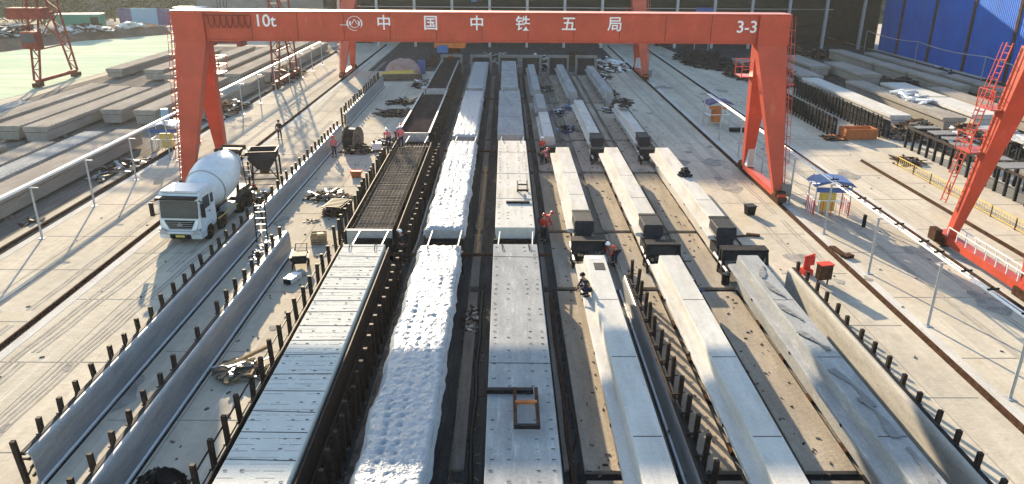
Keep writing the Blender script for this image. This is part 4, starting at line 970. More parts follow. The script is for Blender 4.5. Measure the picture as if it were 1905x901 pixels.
# ------------------------------------------------------------------ people
def skin_mesh(nodes, edges, radii, sub=1):
    me = bpy.data.meshes.new('body'); me.from_pydata(nodes, edges, []); o = bpy.data.objects.new('tmp', me); COL.objects.link(o)
    md = o.modifiers.new('s', 'SKIN'); sv_ = me.skin_vertices[0].data
    for i, r in enumerate(radii): sv_[i].radius = (r, r) if not isinstance(r, tuple) else r
    sv_[0].use_root = True
    sb = o.modifiers.new('d', 'SUBSURF'); sb.levels = sub; sb.render_levels = sub
    bpy.context.view_layer.update()
    m2 = bpy.data.meshes.new_from_object(o.evaluated_get(bpy.context.evaluated_depsgraph_get()))
    bpy.data.objects.remove(o); m2.polygons.foreach_set('use_smooth', [True] * len(m2.polygons)); return m2
def person(label, x, y, z=0, rz=0, pose='stand', vest='vest', hat='helmet', sc=1.0):
    t = thing('person', label, 'person', (x, y, z), rz); t.scale = (sc, sc, sc)
    P = {}   # faces -y
    if pose == 'stand':
        hip = Vector((0, 0, .92)); ch = Vector((0, .01, 1.32)); kn = [Vector((-.11, -.03, .5)), Vector((.12, -.06, .5))]; ft = [Vector((-.13, .02, .09)), Vector((.14, -.02, .09))]
        el = [Vector((-.27, .03, 1.12)), Vector((.27, -.02, 1.12))]; ha = [Vector((-.29, -.10, .88)), Vector((.25, -.24, .98))]; hd = Vector((0, -.05, 1.64))
    elif pose == 'walk':
        hip = Vector((0, 0, .9)); ch = Vector((0, -.04, 1.30)); kn = [Vector((-.10, -.2, .52)), Vector((.11, .08, .48))]; ft = [Vector((-.11, -.26, .09)), Vector((.11, .36, .14))]
        el = [Vector((-.26, .14, 1.1)), Vector((.26, -.12, 1.1))]; ha = [Vector((-.27, .1, .86)), Vector((.24, -.34, 1.0))]; hd = Vector((0, -.12, 1.61))
    elif pose == 'bend':
        hip = Vector((0, .16, .88)); ch = Vector((0, -.22, 1.10)); kn = [Vector((-.14, .0, .47)), Vector((.14, -.02, .47))]; ft = [Vector((-.15, .08, .09)), Vector((.15, .04, .09))]
        el = [Vector((-.25, -.38, .85)), Vector((.24, -.36, .86))]; ha = [Vector((-.14, -.55, .62)), Vector((.12, -.56, .60))]; hd = Vector((0, -.50, 1.28))
    else:   # crouch
        hip = Vector((0, .12, .38)); ch = Vector((0, -.08, .76)); kn = [Vector((-.18, -.28, .50)), Vector((.18, -.26, .52))]; ft = [Vector((-.15, -.02, .09)), Vector((.15, .02, .09))]
        el = [Vector((-.26, -.24, .58)), Vector((.26, -.24, .58))]; ha = [Vector((-.12, -.46, .42)), Vector((.12, -.47, .40))]; hd = Vector((0, -.24, 1.05))
    ax_ = (ch - hip).normalized(); nk = ch + ax_ * .16 + (hd - ch) * .12; wa = hip.lerp(ch, .45)
    toe = [f + Vector((0, -.17, -.04)) for f in ft]; hipj = [hip + Vector((-.09, 0, -.05)), hip + Vector((.09, 0, -.05))]
    shd = [ch + ax_ * .10 + Vector((-.18, 0, 0)), ch + ax_ * .10 + Vector((.18, 0, 0))]
    N = [hip, wa, ch, nk, hd - (hd - nk) * .15, hd + Vector((0, -.01, .10))]; rad = [.14, .125, (.16, .13), .055, .092, .085]; Ed = [(0, 1), (1, 2), (2, 3), (3, 4), (4, 5)]
    for i in (0, 1):
        b = len(N); N += [hipj[i], kn[i], ft[i], toe[i]]; rad += [.095, .062, .045, .038]; Ed += [(0, b), (b, b + 1), (b + 1, b + 2), (b + 2, b + 3)]
        b = len(N); N += [shd[i], el[i], ha[i], ha[i] + (ha[i] - el[i]).normalized() * .07]; rad += [.062, .042, .03, (.038, .018)]; Ed += [(2, b), (b, b + 1), (b + 1, b + 2), (b + 2, b + 3)]
    me = skin_mesh([tuple(v) for v in N], Ed, rad)
    # fingers, nose, ears and eyes are joined to the same continuous body mesh
    mb = MB(); mb.v = [tuple(v.co) for v in me.vertices]; mb.f = [tuple(p.vertices) for p in me.polygons]
    for i in (0, 1):
        d = (ha[i] - el[i]).normalized(); pe = ha[i] + d * .07; sx = d.cross(Vector((0, 1, .2))).normalized()
        for k, L in enumerate((.065, .075, .07, .055)):
            q = pe + sx * ((k - 1.5) * .019); m_ = q + d * L * .55 + Vector((0, -.008, 0)); mb.tube(q - d * .02, m_, .009, .008, 5).tube(m_, m_ + d * L * .4 + Vector((0, -.02, -.005)), .008, .006, 5)
        q = ha[i] + d * .02; mb.tube(q, q - sx * .045 + d * .04, .011, .008, 5)
    fc = hd + Vector((0, -.085, .02)); mb.tube(fc + Vector((0, .01, .02)), fc + Vector((0, -.02, -.02)), .008, .014, 6)
    for s in (-1, 1): mb.cbox(hd + Vector((s * .088, .0, .01)), (.02, .035, .055))
    mb.cbox(fc + Vector((0, .002, -.055)), (.045, .012, .01))
    mb.build('body', 'skin', t, smooth=True)
    eb = MB()
    for s in (-1, 1): eb.cbox(fc + Vector((s * .032, .004, .03)), (.02, .012, .012))
    eb.build('eyes', 'black', t)
    N = [wa - ax_ * .12, wa, ch, ch + ax_ * .1]; rad = [.15, .145, (.18, .15), (.12, .1)]; Ed = [(0, 1), (1, 2), (2, 3)]
    for i in (0, 1):
        b = len(N); N += [shd[i], el[i], el[i].lerp(ha[i], .8)]; rad += [.078, .058, .045]; Ed += [(2, b), (b, b + 1), (b + 1, b + 2)]
    me = skin_mesh([tuple(v) for v in N], Ed, rad); me.materials.append(M[vest]); o = bpy.data.objects.new('jacket', me); COL.objects.link(o); o.parent = t
    N = [hip]; rad = [.155]; Ed = []
    for i in (0, 1):
        b = len(N); N += [hipj[i], kn[i], ft[i] + Vector((0, .0, .03))]; rad += [.112, .08, .062]; Ed += [(0, b), (b, b + 1), (b + 1, b + 2)]
    me = skin_mesh([tuple(v) for v in N], Ed, rad); me.materials.append(M['trouser']); o = bpy.data.objects.new('trousers', me); COL.objects.link(o); o.parent = t
    mb = MB()
    for i in (0, 1): mb.cbox(ft[i] + Vector((0, -.07, -.045)), (.1, .28, .09))
    mb.build('shoes', 'black', t)
    MB().lathe([(0, .15), (.012, .135), (.06, .125), (.11, .09), (.135, .03)], hd + Vector((0, -.01, .055)), (0, -.1, 1), 14).build('helmet', hat, t, smooth=True)
    return t
person('worker in faded red vest standing on the rebar cage, rightmost of the group', -8.0, 56.6, 1.72, R_(20), 'stand', 'pinkvest')
person('worker in a faded red vest at the left edge of the rebar cage', -9.0, 56.8, 1.72, R_(200), 'bend', 'pinkvest')
person('worker in dark jacket behind the two red-vested ones on the rebar cage', -8.6, 59.2, 1.55, R_(160), 'bend', 'purple', 'redhelmet')
person('orange-red clad worker leaning over beside the centre beam, upper of two', 2.35, 42.1, .15, R_(90), 'bend', 'vest', 'redhelmet')
person('orange-red clad worker standing right of the centre beam, lower of two', 2.3, 40.9, .15, R_(150), 'stand', 'vest', 'redhelmet', .95)
person('worker in red with white helmet behind the second-row girder at its far end', 3.1, 60.0, .1, R_(180), 'stand', 'vest')
person('second worker in dark red near the far end of the second-row girder', 3.0, 58.0, .1, R_(60), 'bend', 'pinkvest', 'redhelmet')
person('worker in bright red with a white helmet bending beside the stressing rig', 6.0, 37.6, .05, R_(-60), 'bend', 'vest')
person('worker with white helmet crouching by the dark form, beside the white sheet', -5.6, 38.2, .05, R_(-120), 'walk', 'navy')
person('worker in patchy dark clothes kneeling on the ledge of the long front girder', 3.72, 30.6, 1.52, R_(-70), 'crouch', 'navy', 'black', .95)
person('small distant worker with a red helmet atop the frame of the last dark form', -7.4, 106.0, 2.6, 0, 'stand', 'pinkvest', 'redhelmet')
person('worker standing alone in the sunlit lane left of the rail', -20.3, 66.5, 0, R_(30), 'stand', 'navy', 'black')
person('worker in dark red by the far end of the side form beyond the hopper', -14.1, 60.5, 0, R_(0), 'stand', 'pinkvest', 'redhelmet')

# pipes, rails and timbers lying in the gaps
r = random.Random(77)
for k, (x, y0, y1, rad, m, lb) in enumerate((( -1.75, 15, 35.5, .05, 'rebar', 'thin rusty pipe on the wet floor right of the white-sheeted front beam'), (-1.1, 15, 34, .08, 'black', 'black hose on the wet floor left of the centre front beam'),
        (-5.0, 16, 36, .07, 'scrapwood', 'long timber strip in the shaded gap left of the white-sheeted front beam'), (2.25, 15, 33.6, .08, 'rust', 'rusty pipe in the dark gutter right of the centre front beam'), (3.9, 20.3, 33.6, .09, 'wood', 'pale long timber along the slab left of the first front girder'),
        (2.3, 43, 55, .07, 'rust', 'rusty pipe in the gutter right of the second-row centre beam'), (-1.5, 38.5, 57.5, .08, 'wood', 'pale timber strip between the second-row white sheet and centre beam'), (-1.2, 61, 80.5, .08, 'black', 'black hose in the shaded gap left of the third-row centre beam'),
        (-5.1, 39, 57, .07, 'steel', 'grey pipe in the shaded gap left of the second-row white sheet'), (6.9, 43.2, 55.2, .04, 'steel', 'thin grey hose on the slab between the first and second of the sunlit girders'), (10.9, 43.5, 55, .06, 'rust', 'rusty bar along the slab left of the furthest right second-row girder'),
        (13.9, 36, 58, .05, 'rust', 'rusty bar along the kerb right of the furthest right second-row girder'), (9.75, 20.4, 33.8, .06, 'rust', 'rusty pipe beside the slab between the two right front girders'))):
    n = 8; pts = [(x + r.uniform(-.05, .05), y0 + (y1 - y0) * q / n, rad + .16 * (1 if m in ('wood', 'white') and x > 2 else .1)) for q in range(n + 1)]
    mb = MB()
    if 'timber' in lb:
        for q in range(n): mb.cbox(((pts[q][0] + pts[q + 1][0]) / 2, (pts[q][1] + pts[q + 1][1]) / 2, pts[q][2]), (rad * 2.2, (y1 - y0) / n - .08, rad * 1.4), r.uniform(-.02, .02))
    else: mb.path(pts, rad, 6)
    tag(mb.build('timber_strip' if 'timber' in lb else 'floor_pipe', m), lb, 'timber' if 'timber' in lb else 'pipe')
per = {}
for k in range(1500):
    y = 15 + 90 * r.random() ** 1.3; gx = r.choice([(-5.6, -4.6), (-1.9, -.8), (1.95, 3.9), (5.2, 7.5), (9.0, 11.3), (13.0, 14.0)]); x = r.uniform(*gx); l = r.uniform(.03, .22)
    per.setdefault(r.choice(['rust', 'black', 'scrapwood', 'rust', 'mid_floor', 'scrapwood']), MB()).cbox((x, y, .17 if x > 2.7 else .04), (l, r.uniform(.02, .07), r.uniform(.02, .05)), r.uniform(0, 3.14))
for m, mb in per.items():
    o = mb.build('floor_litter', m); o['kind'] = 'stuff'
per = {}
for k in range(260):
    x, y = r.choice([(r.uniform(-27, -9.5), r.uniform(18, 120)), (r.uniform(-12, -9.4), r.uniform(18, 60)), (r.uniform(14.5, 36), r.uniform(22, 100))]); l = r.uniform(.03, .2)
    per.setdefault(r.choice(['rust', 'scrapwood', 'scrapwood', 'mid_floor']), MB()).cbox((x, y, .02), (l, r.uniform(.03, .1), .04), r.uniform(0, 3.14))
for m, mb in per.items():
    o = mb.build('yard_litter', m); o['kind'] = 'stuff'
# uprights in the middle gap right of the centre
t = thing('bar_row', 'short dark upright bars along the gutter right of the centre front beam', 'bars', (2.45, 15, 0))
for k in range(16): MB().bar((r.uniform(-.05, .05), .4 + k * 1.2, 0), (r.uniform(-.08, .08), .4 + k * 1.2, r.uniform(.35, .7)), .07).build('upright', 'rust', t)

# ------------------------------------------------------------------ things on the left lane
t = thing('cable_reel', 'dark round cable reel with pale things beside it, on the sunlit lane', 'reel', (-12.9, 62.6, 0), R_(75))
MB().lathe([(0, 1.05), (.06, 1.05), (.06, .55), (1.0, .55), (1.0, 1.05), (1.06, 1.05)], (0, -.5, 1.05), (0, 1, 0), 24).build('drum', 'scrapwood', t)
mb = MB()
for k in range(9): mb.lathe([(.09 + k * .1, .55), (.09 + k * .1, .92), (.17 + k * .1, .92), (.17 + k * .1, .55)], (0, -.5, 1.05), (0, 1, 0), 20)
mb.build('cable', 'black', t)
heap('debris_heap', 'brown debris heap around the foot of the cable reel', 'debris', -12.5, 62.2, 1.3, .9, .8, 60, ['rust', 'black', 'scrapwood'], 0, 41, (.3, 1.1), .1)
t = thing('power_pack', 'small white and dark machine right of the cable reel', 'machine', (-10.9, 62.4, 0), R_(15))
MB().box(-.4, .4, -.3, .3, .2, .75).build('housing', 'white', t); MB().box(-.5, .5, -.4, .4, 0, .195).build('base', 'black', t); MB().tube((-.2, 0, .75), (-.2, 0, 1.0), .12, .1, 10).build('motor', 'black', t)
heap('tarp_heap', 'purple-blue sheets heaped beyond the group of workers', 'sheets', -10.2, 65.0, 1.4, 1.0, .6, 60, ['navy', 'bluep', 'rust'], 0, 42, (.5, 1.8), .08)
t = thing('red_tub', 'small orange-red tub standing alone on the concrete', 'tub', (-11.2, 54.6, 0))
MB().hexa([(-.3, -.22, 0), (.3, -.22, 0), (.3, .22, 0), (-.3, .22, 0), (-.4, -.3, .5), (.4, -.3, .5), (.4, .3, .5), (-.4, .3, .5)]).build('body', 'orange', t)
MB().box(-.43, .43, -.33, -.29, .46, .54).box(-.43, .43, .29, .33, .46, .54).box(-.43, -.39, -.29, .29, .46, .54).box(.39, .43, -.29, .29, .46, .54).build('rim', 'vest', t)
heap('plank_heap', 'tangled planks and bars on the lane above the slatted dark stack', 'planks', -12.3, 49.6, 1.5, 1.1, .4, 55, ['rust', 'black', 'scrapwood', 'white'], 0, 43, (.5, 1.9), .07)
t = thing('slatted_stack', 'dark slatted stack of steel grids left of the second-row form', 'stack', (-10.9, 46.2, 0), R_(-10))
for q in range(6):
    mb = MB()
    for k in range(7): mb.box(-.75 + q * .05, .75 - q * .04, -.9 + k * .27, -.78 + k * .27, q * .13 + .05, q * .13 + .1)
    for k in (-.6, 0, .6): mb.box(k - .04, k + .04, -.95, .95, q * .13 + .0, q * .13 + .048)
    mb.build('grid', 'post', t)
heap('small_rags', 'few dark rags left of the slatted stack', 'rags', -12.2, 44.6, .5, .4, .1, 12, ['scrapwood', 'black'], 0, 44, (.2, .5), .04)
t = thing('wooden_crate', 'yellowish wooden crate with bits in it, on the sunlit lane', 'crate', (-10.85, 40.9, 0), R_(6))
for q in range(4):
    MB().box(-.42, .42, -.38, -.35, .04 + q * .15, .15 + q * .15).box(-.42, .42, .35, .38, .04 + q * .15, .15 + q * .15).box(-.42, -.39, -.345, .345, .04 + q * .15, .15 + q * .15).box(.39, .42, -.345, .345, .04 + q * .15, .15 + q * .15).build('slat', 'wood', t)
MB().box(-.38, .38, -.34, .34, .01, .45).build('contents', 'scrapwood', t); MB().cbox((.1, .1, .52), (.35, .25, .12), .4).build('pale_block', 'yellow', t)
t = thing('hand_cart', 'black hand cart standing behind the white box', 'cart', (-11.0, 37.3, 0), R_(8))
MB().hexa([(-.35, -.4, .35), (.35, -.4, .35), (.35, .4, .35), (-.35, .4, .35), (-.5, -.5, .75), (.5, -.5, .75), (.5, .5, .75), (-.5, .5, .75)]).build('tray', 'black', t)
MB().box(-.38, .38, -.38, .38, .753, .80).build('load', 'navy', t)
for a in (-.4, .4):
    MB().tube((a - .04, .2, .2), (a + .04, .2, .2), .2, .2, 14).build('wheel', 'tyre', t); MB().bar((a, -.35, .4), (a, -.4, 0), .05).build('leg', 'black', t)
MB().bar((-.3, .5, .7), (-.3, 1.0, 1.0), .04).bar((.3, .5, .7), (.3, 1.0, 1.0), .04).bar((-.3, 1.0, 1.0), (.3, 1.0, 1.0), .04).build('handle', 'black', t)
t = thing('white_box', 'low white box with a dark end in front of the black hand cart', 'box', (-10.9, 35.6, 0), R_(-18))
MB().box(-.22, .22, -.6, .35, .02, .3).build('body', 'white', t); MB().box(-.24, .24, -.62, .0, .303, .33).build('lid', 'white', t); MB().box(-.2, .2, .37, .75, .02, .26).build('motor', 'steel', t); MB().box(-.2, .2, -.68, -.62, .03, .26).build('end_plate', 'black', t)
heap('scrap_planks', 'heap of pinkish planks and dark pipes beside the front left form', 'planks', -10.6, 26.4, 1.1, .8, .5, 34, ['rust', 'scrapwood', 'steel', 'wood'], 0, 45, (.6, 1.8), .06)
tag(MB().bar((-11.7, 26.2, .12), (-9.7, 27.3, .75), .13).build('timber_beam', 'wood'), 'single long timber leaning on the plank heap beside the front left form', 'timber')
# dark shrub-like bundle at the bottom edge
t = thing('mesh_bundle', 'dark rounded bundle of rebar mesh at the bottom edge of the picture', 'bundle', (-10.7, 19.0, 0))
r = random.Random(9); mb = MB()
for k in range(26):
    a = k * math.pi / 13; pts = []
    for q in range(9):
        th = q * math.pi / 8; R0 = .85 + r.uniform(-.08, .08)
        pts.append((R0 * math.cos(th) * math.cos(a / 2), R0 * math.cos(th) * math.sin(a / 2), .85 * math.sin(th) * (1 + r.uniform(-.1, .2))))
    mb.path(pts, .03, 4)
mb.build('mesh_hoops', 'black', t)
mb = MB()
for k in range(120):
    v = Vector((r.gauss(0, 1), r.gauss(0, 1), abs(r.gauss(0, 1)))).normalized() * r.uniform(.4, .82); mb.cbox(v, (r.uniform(.1, .5), .06, .05), r.uniform(0, 3), r.uniform(-1, 1))
mb.build('tangled_bars', 'rust', t)
# far left-lane: orange tarp heap
t = thing('covered_heap', 'pinkish tarpaulin-covered heap with a long yellow-brown base, far down the lane', 'heap', (-13.7, 101.5, 0), R_(6))
mb = MB(); nx, ny = 18, 12
for j in range(ny + 1):
    for i in range(nx + 1):
        u = i / nx * 2 - 1; v = j / ny * 2 - 1; rr = max(0, 1 - u * u) * max(0, 1 - v * v)
        mb.v.append((u * 2.6, v * 1.6 + 2, 2.4 * rr ** .5 + .25 * noise.noise(Vector((u * 3, v * 3, 2)))))
for j in range(ny):
    for i in range(nx): a = j * (nx + 1) + i; mb.f.append((a, a + 1, a + nx + 2, a + nx + 1))
mb.build('tarpaulin', 'pink', t)
mb = MB()
for j in range(8):
    mb.cbox((-.4 + math.sin(j) * .3, -1.4 + j * .25, .35 + .07 * j), (5.6 - j * .3, .3, .4), .03 * j)
mb.build('base_sheets', 'yellow', t); mb = MB().cbox((0, -1.75, .45), (5.2, .5, .8), .05); mb.build('dark_front', 'rebar', t)
tag(MB().cbox((-11.6, 106, .9), (1.0, .8, 1.8)).build('blue_barrel_stack', 'bluep'), 'small blue stack beyond the tarpaulin-covered heap', 'stack')
heap('bar_heap', 'black bars lying on the shaded lane, nearer heap', 'bars', -11.4, 78.2, 1.6, 1.7, .4, 35, ['black', 'navy', 'rust'], 0, 46, (1, 3), .1)
heap('bar_heap', 'dark green-black bars on the shaded lane, farther heap', 'bars', -11.2, 84.0, 2.0, 1.0, .4, 35, ['black', 'post'], 0, 47, (1, 3), .1)
heap('bar_heap', 'mixed pale and dark offcuts beside the last dark form', 'offcuts', -10.4, 96.5, 1.6, 3.0, .5, 45, ['white', 'steel', 'rust', 'black'], 0, 48, (.8, 2), .12)
for lb, x, y, ms, sd in (('dark leafy-green stock heap beyond the leftmost portal frame', -9, 116, ['navy', 'black', 'rust'], 151), ('dark heap beyond the white-sheeted line portal', -2, 118, ['black', 'rust', 'steel'], 152), ('rusty heap beyond the centre portal frames', 5, 115, ['rust', 'black', 'white'], 153),
                         ('mixed dark stock beyond the right portal frames', 11.5, 118, ['navy', 'rust', 'black'], 154), ('pale and dark scraps beyond the last portal at right', 15, 112, ['white', 'steel', 'rust'], 155)):
    heap('stock_heap', lb, 'heap', x, y, 3.0, 4.5, 1.5, 110, ms, 0, sd, (.8, 3), .15)
# clutter between shaded girders
for lb, x, y, ms, sd in (('blue-grey tools heaped between shaded girders, nearer heap', 6.0, 70.5, ['navy', 'bluep', 'black'], 51), ('blue sheets and bars between shaded girders in the third row', 5.6, 78.5, ['navy', 'steel', 'bluep'], 52),
                         ('blue-black clutter at the near end of the farthest middle girder', 7.0, 80.5, ['navy', 'bluep', 'steel'], 53), ('dark heap on the farthest right girder line', 11.3, 79.5, ['black', 'navy', 'steel'], 54),
                         ('scattered pipes beside the farthest left girder', 5.0, 93.0, ['steel', 'black', 'rust'], 55), ('dark clutter right of the farthest right girder', 12.6, 90.0, ['black', 'rust', 'steel'], 56),
                         ('brown clutter near the last portal frames on the right', 13.8, 103.0, ['rust', 'black', 'white'], 57), ('small dark heap on the shaded right girder', 11.7, 73.5, ['black', 'navy'], 58)):
    heap('tool_heap', lb, 'clutter', x, y, .9, 1.4, .6, 40, ms, 0 if sd != 58 else 2.0, sd, (.3, 1.5), .08)
heap('tool_heap', 'dark wires and small bits on the wet floor right of the front white sheet', 'clutter', -1.55, 31.0, .35, 1.6, .25, 40, ['black', 'steel', 'rust'], 0, 59, (.1, .6), .05)
heap('tool_heap', 'bluish and rusty bits on the slab beside the front girder', 'clutter', 9.6, 34.9, .6, 1.6, .15, 40, ['steel', 'bluep', 'rust', 'white'], 0, 60, (.1, .6), .05)

# ------------------------------------------------------------------ right side yard objects
t = thing('black_bucket', 'square black bucket with a long shadow on the sunlit concrete', 'bucket', (16.1, 46.3, 0), R_(10))
MB().hexa([(-.24, -.24, 0), (.24, -.24, 0), (.24, .24, 0), (-.24, .24, 0), (-.3, -.3, .6), (.3, -.3, .6), (.3, .3, .6), (-.3, .3, .6)]).build('body', 'black', t); MB().box(-.32, .32, -.32, .32, .603, .66).build('rim', 'navy', t)
t = thing('black_drum', 'small black drum standing on the slab edge near the big black rig', 'drum', (11.35, 34.9, .15))
MB().tube((0, 0, 0), (0, 0, .55), .2, .2, 16).build('body', 'black', t); MB().tube((0, 0, .55), (0, 0, .6), .215, .215, 16).build('lid', 'navy', t)
t = thing('red_pump', 'bright red pump standing behind the pale side form', 'pump', (16.2, 36.6, 0), R_(12))
MB().box(-.35, .3, -.3, .3, 0, .35).build('base', 'vest', t); MB().tube((-.05, 0, .35), (-.05, 0, 1.15), .24, .2, 14).build('cylinder', 'vest', t); MB().box(.12, .42, -.12, .12, .6, 1.2).build('control_box', 'vest', t); MB().bar((-.3, 0, 1.15), (.45, 0, 1.3), .1).build('handle', 'vest', t); t.scale = (.8, .8, .85)
t = thing('rusty_box', 'rusty red electrical box just in front of the red pump', 'box', (16.5, 35.2, 0), R_(12))
MB().box(-.35, .35, -.2, .2, .35, 1.15).build('body', 'rust', t)
for a in (-.28, .28): MB().bar((a, 0, 0), (a, 0, .35), .06).build('leg', 'rust', t)
MB().box(-.38, .38, -.25, .25, 1.153, 1.2).build('lid', 'vest', t)

def kiosk(label, x, y, roof, body, rails, rz=0, extra=None):
    t = thing('switch_kiosk', label, 'kiosk', (x, y, 0), rz)
    for a in (-1.1, 1.1):
        for b in (-.7, .7): MB().bar((a, b, 0), (a, b, 2.1), .07).build('post', 'steel', t)
    pts = [(-1.3, 2.1), (-1.0, 2.35), (0, 2.48), (1.0, 2.35), (1.3, 2.1), (1.3, 2.05), (0, 2.42), (-1.3, 2.05)]
    MB().prism(pts, -.9, .9).build('roof', roof, t)
    c = MB().box(-.5, .35, -.3, .35, .25, 1.5).build('cabinet', body, t)
    MB().box(-.45, .3, -.33, -.303, .35, 1.4).build('cabinet_door', body, c)
    MB().box(-1.1, 1.1, -.74, -.70, 1.65, 1.98).build('fascia', 'bluep' if roof != 'purple' else 'orange', t)
    for side in ((-1.15, -1.15, -.7, .7), (-1.1, 1.1, -.75, -.75), (1.15, 1.15, -.7, .7)):
        x0, x1, y0, y1 = side; n = 9
        for k in range(n):
            q = k / (n - 1); px, py = x0 + (x1 - x0) * q, y0 + (y1 - y0) * q
            if rails: MB().bar((px, py, .1), (px, py, 1.1), .04).build('railing_bar', 'white' if k % 2 else rails, t)
        MB().bar((x0, y0, 1.1), (x1, y1, 1.1), .05).build('top_rail', 'white', t)
    return t
kiosk('switch kiosk with blue roof, yellow cabinet and red-white railings under the right busbar', 21.3, 46.6, 'bluep', 'yellow', 'vest', R_(-4))
kiosk('shaded switch kiosk with a purple canopy and orange cabinet, farther up the right lane', 21.2, 74.0, 'purple', 'orange', None, R_(5))
kiosk('switch kiosk with a white roof and pale rails, left of the big crane leg', -28.6, 62.5, 'white', 'yellow', 'steel', R_(4))
tag(MB().tube((-28.8, 63.2, 2.5), (-28.8, 63.2, 3.4), .35, .3, 10).build('water_container', 'paleblue'), 'pale blue container standing on the white kiosk roof', 'container')
tag(MB().box(-27.3, -26.9, 64.8, 65.1, 0, 3.6).build('red_banner_post', 'vest'), 'upright red board beside the white-roofed kiosk', 'board')
t = thing('small_bollard', 'short black bollard in front of the blue-roofed kiosk', 'bollard', (22.6, 44.0, 0))
MB().tube((0, 0, 0), (0, 0, .75), .12, .11, 12).build('body', 'black', t); MB().tube((0, 0, .75), (0, 0, .8), .13, .08, 12).build('cap', 'rust', t)
tag(MB().cbox((22.6, 70.6, .2), (2.0, .5, .3)).cbox((22.5, 70.6, .37), (1.7, .3, .05)).build('black_trough', 'black'), 'low black trough lying below the purple-canopied kiosk', 'trough')
tag(MB().cbox((14.6, 42.2, .05), (1.2, .12, .1), .2).cbox((15.1, 42.3, .08), (.8, .3, .1), -.3).build('bent_bar', 'rust'), 'bent rusty bar lying by the right kerb', 'bar')
tag(MB().cbox((19.2, 39.6, .08), (.35, 1.6, .12), .1).cbox((19.4, 38.9, .1), (.6, .4, .18), .4).build('rail_debris', 'rust'), 'dark debris lying against the right crane rail', 'debris')
# yellow guard railing
t = thing('yellow_railing', 'long low yellow railing with close bars beyond the right crane rails', 'railing', (31.9, 36, 0))
MB().bar((0, 0, .72), (0, 23, .72), .05).bar((0, 0, .12), (0, 23, .12), .05).build('rail', 'yellow', t)
mb = MB()
for k in range(76): mb.bar((0, k * .3 + .1, .12), (0, k * .3 + .1, .72), .03)
mb.build('bars', 'yellow', t)
for k in range(10): MB().bar((0, .05 + k * 2.5, 0), (0, .05 + k * 2.5, .76), .07).build('post', 'rust', t)
# trestle rack
t = thing('trestle_rack', 'long dark steel trestle rack with many legs and pale boards, right edge', 'rack', (37.2, 30, 0))
for k in range(30):
    for a in (-1.6, .6): MB().bar((a, .5 + k * 1.18, 0), (a, .5 + k * 1.18, 1.75), .2, .14).build('leg', 'black', t)
mb = MB()
for a in (-1.6, .6): mb.bar((a, 0, 1.8), (a, 35.5, 1.8), .16)
mb.build('runner', 'post', t)
mb = MB(); r = random.Random(8)
for k in range(17): mb.cbox((-.5 + r.uniform(-.4, .4), .9 + k * 2.08, 1.93), (r.uniform(1.4, 2.9), r.uniform(.7, 1.7), .07), r.uniform(-.05, .05), 0, r.uniform(-.02, .02))
mb.build('boards', 'shedgrey', t)
t = thing('steel_rack', 'second dark rack with blue-green bits behind the first, right edge', 'rack', (41.6, 40, 0))
for k in range(18):
    for a in (-1.2, 1.2): MB().bar((a, .5 + k * 1.25, 0), (a, .5 + k * 1.25, 1.9), .16).build('leg', 'black', t)
mb = MB()
for k in range(40): mb.cbox((r.uniform(-1.2, 1.2), r.uniform(0, 23), 1.95 + r.uniform(0, .5)), (r.uniform(.4, 1.4), r.uniform(.8, 3), .1), r.uniform(-.2, .2))
mb.build('boards', 'steel', t)
t = thing('orange_skip', 'faded orange open skip lying between the dark form rows', 'skip', (32.9, 68.3, 0), R_(3))
MB().box(-1.6, 1.6, -.75, .75, .05, .2).build('floor', 'orange', t)
MB().box(-1.65, 1.65, -.85, -.75, .05, 1.15).box(-1.65, 1.65, .75, .85, .05, 1.15).box(-1.65, -1.55, -.75, .75, .05, 1.15).box(1.55, 1.65, -.75, .75, .05, 1.15).build('wall', 'orange', t); t.scale = (.9, .9, .85)
for k in range(5): MB().box(-1.5 + k * .72, -1.42 + k * .72, -.9, -.853, .05, 1.1).build('rib', 'orange', t)
heap('rust_heap', 'rusty pipes lying left of the orange skip', 'pipes', 30.6, 67.6, 1.0, 1.0, .35, 25, ['rust', 'orange', 'black'], 0, 61, (.6, 1.8), .08)
heap('plank_pile', 'loose reddish planks on the concrete below the orange skip', 'planks', 33.2, 59.6, 1.3, 1.2, .4, 30, ['rust', 'scrapwood'], 0, 62, (.6, 2), .08)
heap('rubble_pile', 'brown rubble heap at the near end of the white stored beam', 'rubble', 38.6, 68.8, 2.6, 2.4, 1.5, 260, ['rust', 'scrapwood', 'beam_old'], 0, 63, (.3, 1.3), .18)
heap('rubble_pile', 'rubble with pale slabs and yellow boards before the wide stored slabs', 'rubble', 42.2, 66.8, 2.4, 2.6, 1.6, 240, ['scrapwood', 'white', 'wood', 'rust'], 0, 64, (.3, 1.8), .16)
heap('rubble_pile', 'dark debris with wires between the stored slabs and the rack', 'rubble', 45.5, 64.0, 2.0, 3.0, 1.0, 130, ['black', 'steel', 'rust'], 0, 65, (.4, 2.2), .1)
side_form('first dark toothed form at right, in the shade nearest the crane leg', 31.2, 69.0, 90.0, -1, zt=1.7, post_z=1.9, off=.5, step=.82, m='navy', pm='black', grp='dark toothed forms')
side_form('second dark toothed form at right, just in front of the white stored beam', 35.6, 67.8, 91.0, -1, zt=1.75, post_z=1.95, off=.5, step=.85, m='navy', pm='black', grp='dark toothed forms')

